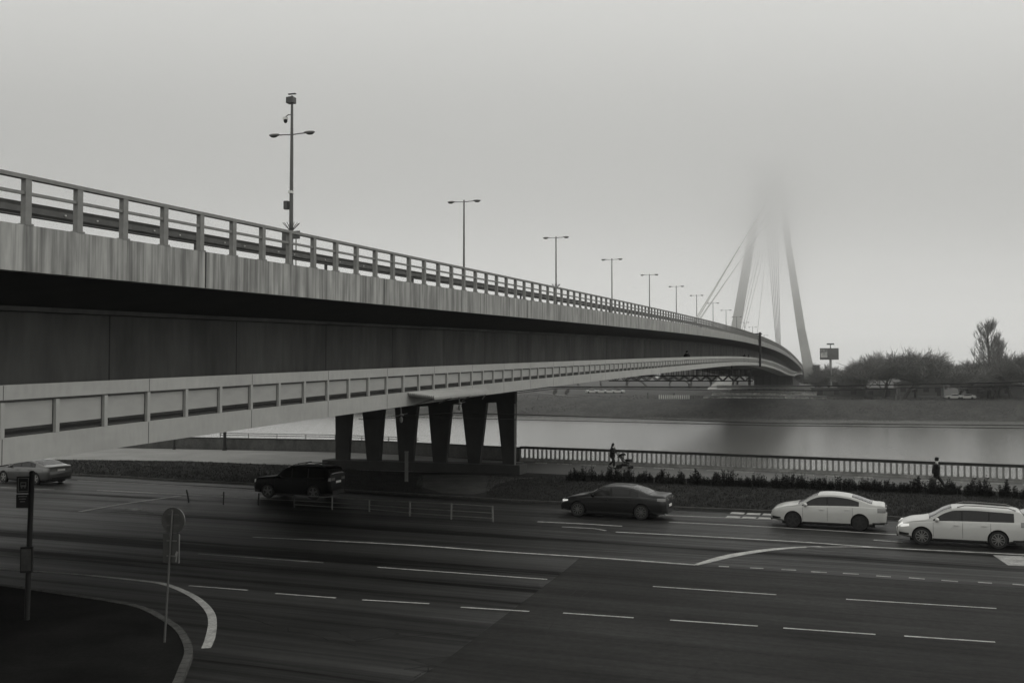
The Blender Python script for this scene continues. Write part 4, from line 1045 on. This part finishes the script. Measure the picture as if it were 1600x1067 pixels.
loft([[(-.12+x_*s_, -.30+y_*s_, z) for x_, y_ in ((-.17,-.05),(.17,-.05),(.17,.05),(-.17,.05))] for z, s_ in ((.34,.9),(.40,1.05),(.66,1),(.72,.8))]).build('pouch', M['greycloth'], e); MB().tube([(-.2,-.3,.7),(-.12,-.28,.90),(-.04,-.3,.7)], .012, 6).build('handle', M['greycloth'], e)
# pushchair
pC = pA+Vector((math.cos(ang), math.sin(ang), 0))*.95
e = empty('pushchair', pC, ang); tag(e, 'dark folding pushchair with raised hood on the promenade', 'pushchair')
for sg in (-1, 1):
    MB().tube([(-.62,sg*.2,1.05),(-.45,sg*.22,.92),(.35,sg*.22,.18)], .022, 6).build('frame', M['darksteel'], e)
    MB().tube([(-.45,sg*.24,.12),(.1,sg*.22,.55),(.45,sg*.2,.55)], .02, 6).build('frame', M['darksteel'], e)
    for x, r in ((-.45,.14),(.40,.11)):
        loft([[(x+q*math.cos(t*math.pi/8), sg*.25+yy, r+q*math.sin(t*math.pi/8)) for t in range(16)] for q, yy in ((r*.8,-.02),(r,-.015),(r,.015),(r*.8,.02))]).build('wheel', M['black'], e, True)
MB().tube([(-.62,-.2,1.05),(-.62,.2,1.05)], .022, 6).build('handlebar', M['black'], e)
loft([[(x, y, z) for y in (-.19, .19)]+[(x+.05*dx, y, z-.05) for y in (.19,-.19) for dx in (1,)] for x, z, dx in ((-.38,.93,1),(-.2,.55,1),(.12,.42,0),(.38,.5,0))], closed=True).build('seat', M['cloth2'], e)
rows = []
for i in range(9):
    t = math.pi*(.05+.55*i/8); rows.append([(-.22+.42*math.cos(math.pi-t)*.9+ .06, .20*math.cos(u_*math.pi/8), .72+.36*math.sin(t)*(.55+.45*math.sin(u_*math.pi/8))) for u_ in range(9)])
loft(rows, closed=False).build('hood', M['cloth'], e, True)
MB().box((.25,0,.60), (.36,.36,.16), 0).build('footmuff', M['cloth'], e); MB().box((-.02,0,.26), (.45,.34,.14)).build('basket', M['cloth'], e)
# people on the bridge walkway
stand = dict(lean=.03, legL=((.05,.48),(.08,.08),(.2,.03)), legR=((-.02,.48),(-.1,.08),(.0,.03)), armL=((-.02,.27,1.14),(.05,.28,.92)), armR=((-.02,-.27,1.14),(.05,-.28,.92)), hem=.75)
for x, dx, hh, lab, fa in ((1073.5,0,1.82,'dark hooded person leaning close to another on the bridge walkway',0),(1077.5,.1,1.72,'bare-headed dark figure beside the hooded one on the bridge walkway',3.1),(1163,0,1.72,'dark walker on the bridge walkway, farther from the mast',0),(1169.5,0,1.7,'dark walker on the bridge walkway, closer to the mast',0)):
    s, _ = b_plane(x, 556, 1.1); person(b_world(s, 1.1+dx*4, walk_bot(s)+.33), math.pi/2-A+fa, lab, stand, 'hood' if '1.82' in str(hh) else 'long', hh, group='people on the bridge walkway')

# ------------------------------------------------------------------ vegetation
def tree_mesh(seed, H, spread, twigs, kind='round', tw=.045):
    rd = random.Random(seed); trunk = MB(); crown = MB(); vs = crown.v; fs = crown.f
    tips = []
    def twig(a, b, w):
        d = b-a; s = Vector((rd.uniform(-1,1), rd.uniform(-1,1), rd.uniform(-.4,.4))).cross(d)
        if s.length < 1e-5: return
        s.normalize(); k = len(vs); s *= w/2
        vs.extend([tuple(a-s), tuple(a+s), tuple(b+s*.4), tuple(b-s*.4)]); fs.append((k,k+1,k+2,k+3))
    def grow(p, d, L_, r, lev):
        n_seg = 3; pts = [p]; dd = d.normalized()
        for i in range(n_seg):
            j = .22 if kind == 'round' else .07
            dd = (dd+Vector((rd.gauss(0,j), rd.gauss(0,j), rd.gauss(.03 if kind == 'round' else .10, j*.6)))).normalized()
            pts.append(pts[-1]+dd*L_/n_seg)
        r1 = r*.62
        (trunk if lev < 1 else crown).tube(pts, [r+(r1-r)*i/n_seg for i in range(n_seg+1)], 7 if lev < 2 else 3, cap=False)
        if lev >= 3: tips.append((pts[1], dd)); tips.append((pts[-1], dd)); tips.append((pts[2], dd)); return
        nb = (5, 4, 4)[lev] if kind == 'round' else (9, 4, 3)[lev]
        for i in range(nb):
            t = rd.uniform(.35, 1) if lev else rd.uniform(.45, 1)
            if kind == 'poplar' and lev == 0: t = rd.uniform(.12, 1)
            q = pts[min(int(t*n_seg), n_seg-1)].lerp(pts[min(int(t*n_seg)+1, n_seg)], (t*n_seg) % 1)
            side = Vector((rd.gauss(0,1), rd.gauss(0,1), 0)).normalized()
            a = (rd.uniform(.5, 1.15) if kind == 'round' else rd.uniform(.14, .34))*spread
            nd = (dd*math.cos(a)+side*math.sin(a)+Vector((0,0,.12 if kind == 'round' else .3))).normalized()
            ln = L_*(rd.uniform(.6, .85)*(1.5 if lev == 0 else 1) if kind == 'round' else rd.uniform(.35, .55)*(1.35-t*.6))
            grow(q, nd, ln, r1*rd.uniform(.5,.72), lev+1)
    tl = H*(.22 if kind == 'round' else .9)
    grow(Vector((0,0,-.3)), Vector((rd.gauss(0,.05), rd.gauss(0,.05), 1)), tl, H*.022, 0)
    per = max(1, twigs//max(1, len(tips)))
    for p, d in tips:
        for i in range(per):
            s = H*.055
            a = p+Vector((rd.gauss(0,s*.4), rd.gauss(0,s*.4), rd.gauss(0,s*.35)))*(1 if kind == 'round' else .45)
            v = (d+Vector((rd.gauss(0,.7), rd.gauss(0,.7), rd.gauss(.3,.5)))*(1 if kind == 'round' else .35)).normalized()
            b = a+v*H*rd.uniform(.05,.15); twig(a, b, tw*rd.uniform(.7,1.5))
            c2 = a.lerp(b,.5); twig(c2, c2+(v+Vector((rd.gauss(0,.6),rd.gauss(0,.6),rd.gauss(.2,.4)))).normalized()*H*.04, tw)
    zmax = max(v[2] for v in crown.v); 
    return trunk, crown, zmax
protos = {}
def poplar_mesh(seed, H, n_br=150):
    rd = random.Random(seed); trunk = MB(); crown = MB()
    lean = [Vector((rd.gauss(0,.12)*i/8, rd.gauss(0,.12)*i/8, H*.97*i/8)) for i in range(9)]
    trunk.tube(lean, [H*.016*(1-i/9)+.03 for i in range(9)], 7, cap=False)
    env = lambda t: np.interp(t, [0,.12,.3,.5,.7,.85,1], [.03,.10,.155,.15,.12,.075,.01])*H
    def strip_(a, b, w):
        d = b-a; s_ = Vector((rd.uniform(-1,1), rd.uniform(-1,1), 0)).cross(d)
        if s_.length < 1e-5: return
        s_ = s_.normalized()*w/2; k = len(crown.v); crown.v += [tuple(a-s_), tuple(a+s_), tuple(b+s_*.4), tuple(b-s_*.4)]; crown.f.append((k,k+1,k+2,k+3))
    for i in range(n_br):
        t0 = rd.uniform(.10, .88)**1.1; az_ = rd.uniform(0, 6.28); L_ = H*rd.uniform(.16,.34)*(1.1-t0*.75)
        out = Vector((math.cos(az_), math.sin(az_), 0)); p = Vector((0,0,H*t0)); pts = [p]; R_ = env(min(1, t0+.5*L_/H))*rd.uniform(.45, 1.12)
        for k in range(1, 6):
            f = k/5; pts.append(p+out*R_*(1-(1-f)**1.8)+Vector((rd.gauss(0,.1), rd.gauss(0,.1), L_*f)))
        crown.tube(pts, [.07*(1-k/6)*(1.2-t0)+.012 for k in range(6)], 3, cap=False)
        for q in range(34):
            f = rd.uniform(.2, 1)*4.99; a = pts[int(f)].lerp(pts[min(int(f)+1,5)], f % 1)
            v = (out*rd.uniform(-.1,.35)+Vector((rd.gauss(0,.22), rd.gauss(0,.22), 1))).normalized()
            strip_(a, a+v*rd.uniform(.5,1.7), rd.uniform(.03,.065))
    return trunk, crown, max(v[2] for v in crown.v)
def tree_proto(key, seed, H, spread, twigs, kind, m, tw=.05):
    t, c, zm = tree_mesh(seed, H, spread, twigs, kind, tw) if kind == 'round' else poplar_mesh(seed, H)
    protos[key] = (t, c, zm, m, [None, None])
tree_proto('a', 11, 12, 1.0, 4300, 'round', 'twig'); tree_proto('b', 23, 12, 1.0, 4300, 'round', 'twig'); tree_proto('c', 37, 12, 1.1, 4600, 'round', 'twig')
tree_proto('p', 5, 22, 1.0, 6500, 'poplar', 'twig', .055); tree_proto('f', 61, 12, 1.0, 2600, 'round', 'twig2', .05)
def tree(name, key, px, d, h, label, group, wide=1.0, rz=None):
    t, c, zm, m, cache = protos[key]
    p = bankp(px, d); e = empty(name, p, rz if rz is not None else random.uniform(0, 6)); k = h/zm; e.scale = (k*wide, k*wide, k)
    if cache[0] is None:
        a = t.build('trunk', M['bark'], e, fix=False); b = c.build('crown', M[m], e, fix=False); cache[0], cache[1] = a, b
    else:
        for q in cache:
            w = q.copy(); C.objects.link(w); w.parent = e
    tag(e, label, 'tree', group); return e
def hpx(px, d, ytop):
    p = bankp(px, d); return atY(px, ytop, p.y).z-p.z
G1 = 'bare trees on the far bank'
T = [('a',1352,26,548,'wide bare tree at the outer end of the clump near the billboard',1.15),('b',1380,30,542,'bare tree second from the billboard with a domed crown',1.1),('c',1412,27,536,'tallest bare tree in the clump beside the billboard',1.05),('a',1430,34,547,'bare tree closing the clump before the misty gap',.95),
     ('c',1496,28,566,'low bare tree standing over the parked white cars',1.25),('b',1515,34,558,'bushy bare tree just before the tall poplar',1.3),('a',1552,30,563,'bare tree right below the tall poplar',1.2),('c',1580,36,550,'bushy bare tree just past the tall poplar',1.3),('b',1604,26,541,'bare tree cut by the picture edge past the poplar',1.1),('b',1335,45,572,'small low bare shrub-like tree tucked behind the outer clump',1.2)]
for k, x, d, yt, lab, wd in T: tree('bare_tree', k, x, d, hpx(x, d, yt), lab, G1, wd)
tree('poplar_tree', 'p', 1545, 34, hpx(1545, 34, 494), 'tall upright bare poplar rising above all other trees', None, 1.45)
tree('poplar_tree', 'p', 1561, 36, hpx(1561, 36, 522), 'shorter bare poplar leaning on the tall one', None, 1.0)
tree('bare_tree', 'a', 1297, 60, hpx(1297, 60, 566), 'loose bare tree behind the billboard mast', G1, 1.1); tree('bare_tree', 'f', 1314, 75, hpx(1314, 75, 566), 'thin bare tree on the misty side of the billboard mast', G1, 1.0)
tree('bare_tree', 'c', 1282, 70, hpx(1282, 70, 576), 'dense bare tree between the pylon leg and the billboard', G1, 1.2)
for i, (x, d, yt, lab) in enumerate(((1462,110,555,'pale misty tree in the gap between the two clumps'),(1478,150,561,'fainter misty tree farther back in the gap'),(1330,260,577,'faint misty tree beyond the billboard gap'),(1318,420,582,'faintest low tree at the end of the gap'))):
    tree('misty_tree', 'f', x, d, hpx(x, d, yt), lab, 'faint trees in the mist', 1.3)
for i, x in enumerate((832,868,905,940,978,1012,1046,1080,1112,1150,1190,1225)):
    k = 'abc'[i % 3]; o = tree('bare_tree', k, x, 152+(i*37 % 30), hpx(x, 165, 565-(i*5 % 7)), 'misty tree in the row seen beneath the bridge, number %s from the pier' % 'one two three four five six seven eight nine ten eleven twelve'.split()[i], 'trees seen beneath the bridge', 1.5)
    o['label'] = ['dark misty tree beneath the walkway, closest to the pier','misty tree beneath the walkway behind the first slender sapling','misty tree beneath the walkway above the climbing path','misty tree beneath the walkway over the whitish parked vehicles','misty tree beneath the walkway past the whitish vehicles','misty tree just before the free end of the gantry','misty tree behind the free end of the lattice gantry','misty tree behind the middle of the lattice gantry','misty tree beside the flared pylon foot','dim tree in the dark right behind the pylon foot','dim tree in the dark below the mast','dim tree in the dark beside the upright pylon leg'][i]
for x, lab in ((867,'slender sapling on the far bank, closer to the pier'),(886,'slender sapling on the far bank, closer to the path end')):
    tree('sapling', 'a', x, 22, hpx(x, 22, 604), lab, 'saplings on the far bank', .5)
# shrub row along the promenade
def shrub_mesh(seed):
    rd = random.Random(seed); mb = MB()
    for i in range(34):
        a = rd.uniform(0, 6.28); r = rd.uniform(0, .42); b = Vector((r*math.cos(a), r*math.sin(a)*.6, 0)); h = rd.uniform(.35,.82)*(1.15-r)
        tip = b+Vector((rd.gauss(0,.06), rd.gauss(0,.06), h))
        mb.tube([b, tip], [.012,.005], 3, cap=False)
        for j in range(12):
            t = rd.uniform(.15, 1); c = b.lerp(tip, t); an = rd.uniform(0, 6.28); L_ = rd.uniform(.06,.13)
            d = Vector((math.cos(an), math.sin(an), rd.uniform(.2,1))).normalized()*L_; s = d.cross(Vector((rd.uniform(-1,1), rd.uniform(-1,1), 1))).normalized()*.025
            k = len(mb.v); mb.v += [tuple(c), tuple(c+d*.5+s), tuple(c+d), tuple(c+d*.5-s)]; mb.f.append((k,k+1,k+2,k+3))
    return mb
shr = []
pts = poly_walk([at(x, y) for x, y in hedge_px], .205)
for i, (p, a) in enumerate(pts):
    px = p.x/p.y*F+800
    if px > 1640: continue
    loc = (p.x+random.gauss(0,.12), p.y+random.gauss(0,.28), 0); sc = random.uniform(.62, 1.22)
    if len(shr) < 6: o = shrub_mesh(100+i).build('low_shrub', M['shrub'], None, fix=False); shr.append(o); src = o
    else: o = random.choice(shr).copy(); C.objects.link(o)
    o.location = loc; o.rotation_euler = (0,0,random.uniform(0,6)); o.scale = (sc, sc, sc*random.uniform(.75,1.2)*.84)
    tag(o, 'spiky dark low shrub in the planted row along the promenade', 'shrub', 'shrubs along the promenade')
# turf tufts
def tufts(name, n_, sampler, hmin, hmax, w, m, label, seed):
    rd = random.Random(seed); mb = MB()
    for i in range(n_):
        p = sampler(rd)
        if p is None: continue
        for j in range(3):
            a = rd.uniform(0, 6.28); h = rd.uniform(hmin, hmax); q = Vector(p)+Vector((rd.gauss(0,.05), rd.gauss(0,.05), 0)); s = Vector((math.cos(a), math.sin(a), 0))*w
            t = q+Vector((rd.gauss(0,h*.4), rd.gauss(0,h*.4), h)); k = len(mb.v)
            mb.v += [tuple(q-s), tuple(q+s), tuple(t)]; mb.f.append((k,k+1,k+2))
    o = mb.build(name, M[m], None, fix=False); tag(o, label, None, None, 'stuff'); return o
def verge(rd):
    x = rd.uniform(760, 1640); y1 = np.interp(x, [q[0] for q in far_edge], [q[1] for q in far_edge])-2; y0 = np.interp(x, [q[0] for q in hedge_px], [q[1] for q in hedge_px])-6
    return at(x, rd.uniform(y0, y1), -.01)
def verge_l(rd):
    x = rd.uniform(-20, 660); y1 = np.interp(x, [q[0] for q in far_edge], [q[1] for q in far_edge])-2; y0 = np.interp(x, [q[0] for q in ap], [q[1] for q in ap])+.5
    return at(x, rd.uniform(y0, y1), -.01)
tufts('grass', 15000, verge, .04, .13, .012, 'blade', 'rough winter grass on the verge below the shrubs', 1)
tufts('grass', 9000, verge_l, .04, .16, .014, 'blade', 'rough dark grass below the concrete apron', 2)
def bankr(rd):
    x = rd.uniform(780, 1660); d = rd.uniform(1, 45) if rd.random() < .7 else rd.uniform(1, 14); return bankp(x, d)
tufts('grass', 9000, bankr, .05, .22, .05, 'bank', 'coarse grass and scrub on the far river bank', 3)

# ------------------------------------------------------------------ far bank objects
def face(px, d, rz=None): return bankp(px, d), math.atan2(dirw.y, dirw.x)
RZ = math.atan2(dirw.y, dirw.x)
p = bankp(1298, 58); e = empty('billboard', p, RZ); tag(e, 'two-panel billboard on a tall mast rising out of the far trees', 'billboard')
k = p.y/F; ytop = lambda y: atY(1298, y, p.y).z-p.z
MB().tube([(0,0,0),(0,0,ytop(560))], .38, 10).build('mast', M['walk'], e, True)
bdw = 28*k; zc = (ytop(544)+ytop(562))/2; bh = ytop(544)-ytop(562)
fr = MB().box((-.4,-.5,zc), (bdw,.5,bh)).build('board', M['barrier'], e)
MB().box((-.4-bdw*.28,-.76,zc+.2), (bdw*.36,.03,bh*.72)).build('poster', M['poster'], fr)
MB().box((-.4+bdw*.20,-.76,zc), (bdw*.52,.03,bh*.86)).build('poster', M['steel'], fr)
MB().box((0,0,(ytop(538)+ytop(548))/2), (.3,.3,ytop(538)-ytop(548))).build('spar', M['steel'], e); MB().box((0,0,ytop(537.5)), (11*k,.9,.45)).build('light_bar', M['plate'], e)
# terrace at the pylon foot
for x0, x1, d0, dep, z0, z1, lab in ((1098,1292,22,14,-.8,.55,'lowest rough stone terrace at the pylon foot'),(1112,1276,33,16,.1,1.55,'middle stone terrace at the pylon foot'),(1137,1258,46,18,.3,1.9,'upper stone terrace in the shade beneath the deck')):
    a, b = bankp(x0, d0), bankp(x1, d0); c = (a+b)/2; L_ = (b-a).length
    e = empty('stone_terrace', (c.x, c.y, 0), RZ); tag(e, lab, 'terrace', 'stone terraces under the pylon')
    mb = MB(); rd = random.Random(x0); k = int(L_/2.2)
    for i in range(k):
        for j in range(2):
            h = (z1-z0)/2; w_ = L_/k; mb.box((-L_/2+w_*(i+.5)+(w_*.4 if j else 0)*0+rd.uniform(-.1,.1), dep/2+rd.uniform(-.35,.35), z0+h*(j+.5)), (w_*.97, dep, h*rd.uniform(.9,.985)), rd.uniform(-.01,.01))
    mb.build('wall', M['stone'], e); MB().box((0,dep/2,z1+.05), (L_+.5,dep+.5,.16)).build('coping', M['wall'], e)
# low buildings
def building(px0, px1, d, ytop_, dep, label, roofp=False, nwin=6, wallm='wall', storeys=1):
    a, b = bankp(px0, d), bankp(px1, d); c = (a+b)/2; L_ = (b-a).length; h = atY((px0+px1)/2, ytop_, c.y).z-c.z
    e = empty('low_building', (c.x, c.y, c.z-.1), RZ); tag(e, label, 'building')
    MB().box((0,dep/2,h/2), (L_,dep,h)).build('wall', M[wallm], e)
    if roofp: MB().prism([(-.6,h),(dep+.6,h),(dep/2,h+dep*.22)], 0, -L_/2-.5, L_/2+.5).build('roof', M['roof'], e)
    else: MB().box((0,dep/2,h+.15), (L_+.6,dep+.6,.35)).build('roof', M['roof'], e)
    for sto in range(storeys):
        for i in range(nwin):
            x = -L_/2+L_*(i+.5)/nwin; zz = h*(sto+.5)/storeys
            f = MB().box((x,-.02,zz), (min(1.6, L_/nwin*.55),.08,min(1.5, h/storeys*.5))).build('window', M['window'], e)
    MB().box((L_*.4,-.03,1.05), (1.1,.07,2.1)).build('door', M['window'], e)
    return e
building(1402, 1474, 52, 598, 12, 'long low pale building behind the billboard tree clump', False, 4)
building(1509, 1640, 48, 601, 12, 'pale low wall-like building with dark panels behind the poplar', False, 3)
building(1310, 1352, 70, 602.5, 14, 'flat pale shed in the gap beside the billboard', False, 5)
building(1268, 1400, 44, 607, 6, 'very low dark kiosk row before the first trees', False, 5, 'roof')
building(780, 1112, 148, 604, 10, 'long low dim building seen beneath the walkway', False, 8, 'roof')
building(1272, 1281, 120, 571, 12, 'dark boxy tower building beside the upright pylon leg', False, 2, 'roof', 4)
# parked vehicles on the far bank
for spec, x, lab in ((OCT,1490,'parked white car on the far bank, closer to the billboard'),(OCT,1510,'parked white car on the far bank, closer to the poplar')):
    o = dup(octavia, bankp(x, 24)+Vector((0,0,.02)), RZ+math.pi, lab, 'white cars parked on the far bank')
for i, x in enumerate((926,940,953,966)):
    dup(octavia, bankp(x, 62), RZ+(math.pi if i % 2 else 0), ['white car on the far bank under the walkway, closest to the pier','white car on the far bank under the walkway, second from the pier','white car on the far bank under the walkway, third from the pier','white car on the far bank under the walkway, farthest from the pier'][i], 'white cars parked beneath the bridge')
# bollards by the far path and marker posts
proto = None
for i in range(15):
    x = 1030+i*3.3; p = bankp(x, 15)
    if proto is None: o = MB().tube([(0,0,0),(0,0,1.0),(0,0,1.15)], [.16,.16,.05], 8).build('bollard', M['white']); proto = o
    else: o = proto.copy(); C.objects.link(o)
    o.location = p; tag(o, 'small white bollard in the row by the far bank path', 'bollard', 'white bollards on the far bank')
for x, y, lab in ((1399,622,'short pale marker post on the grass before the bare trees'),(1012,616,'short pale marker post near the path before the bollards'),(1053,614.5,'pale marker post standing taller behind the bollards')):
    p = bankp(x, 17); e = empty('marker_post', p); tag(e, lab, 'post'); MB().box((0,0,.75), (.45,.3,1.5)).build('post', M['wall'], e); MB().box((0,0,1.55), (.55,.4,.12)).build('cap', M['wall'], e)
bpy.context.view_layer.update()
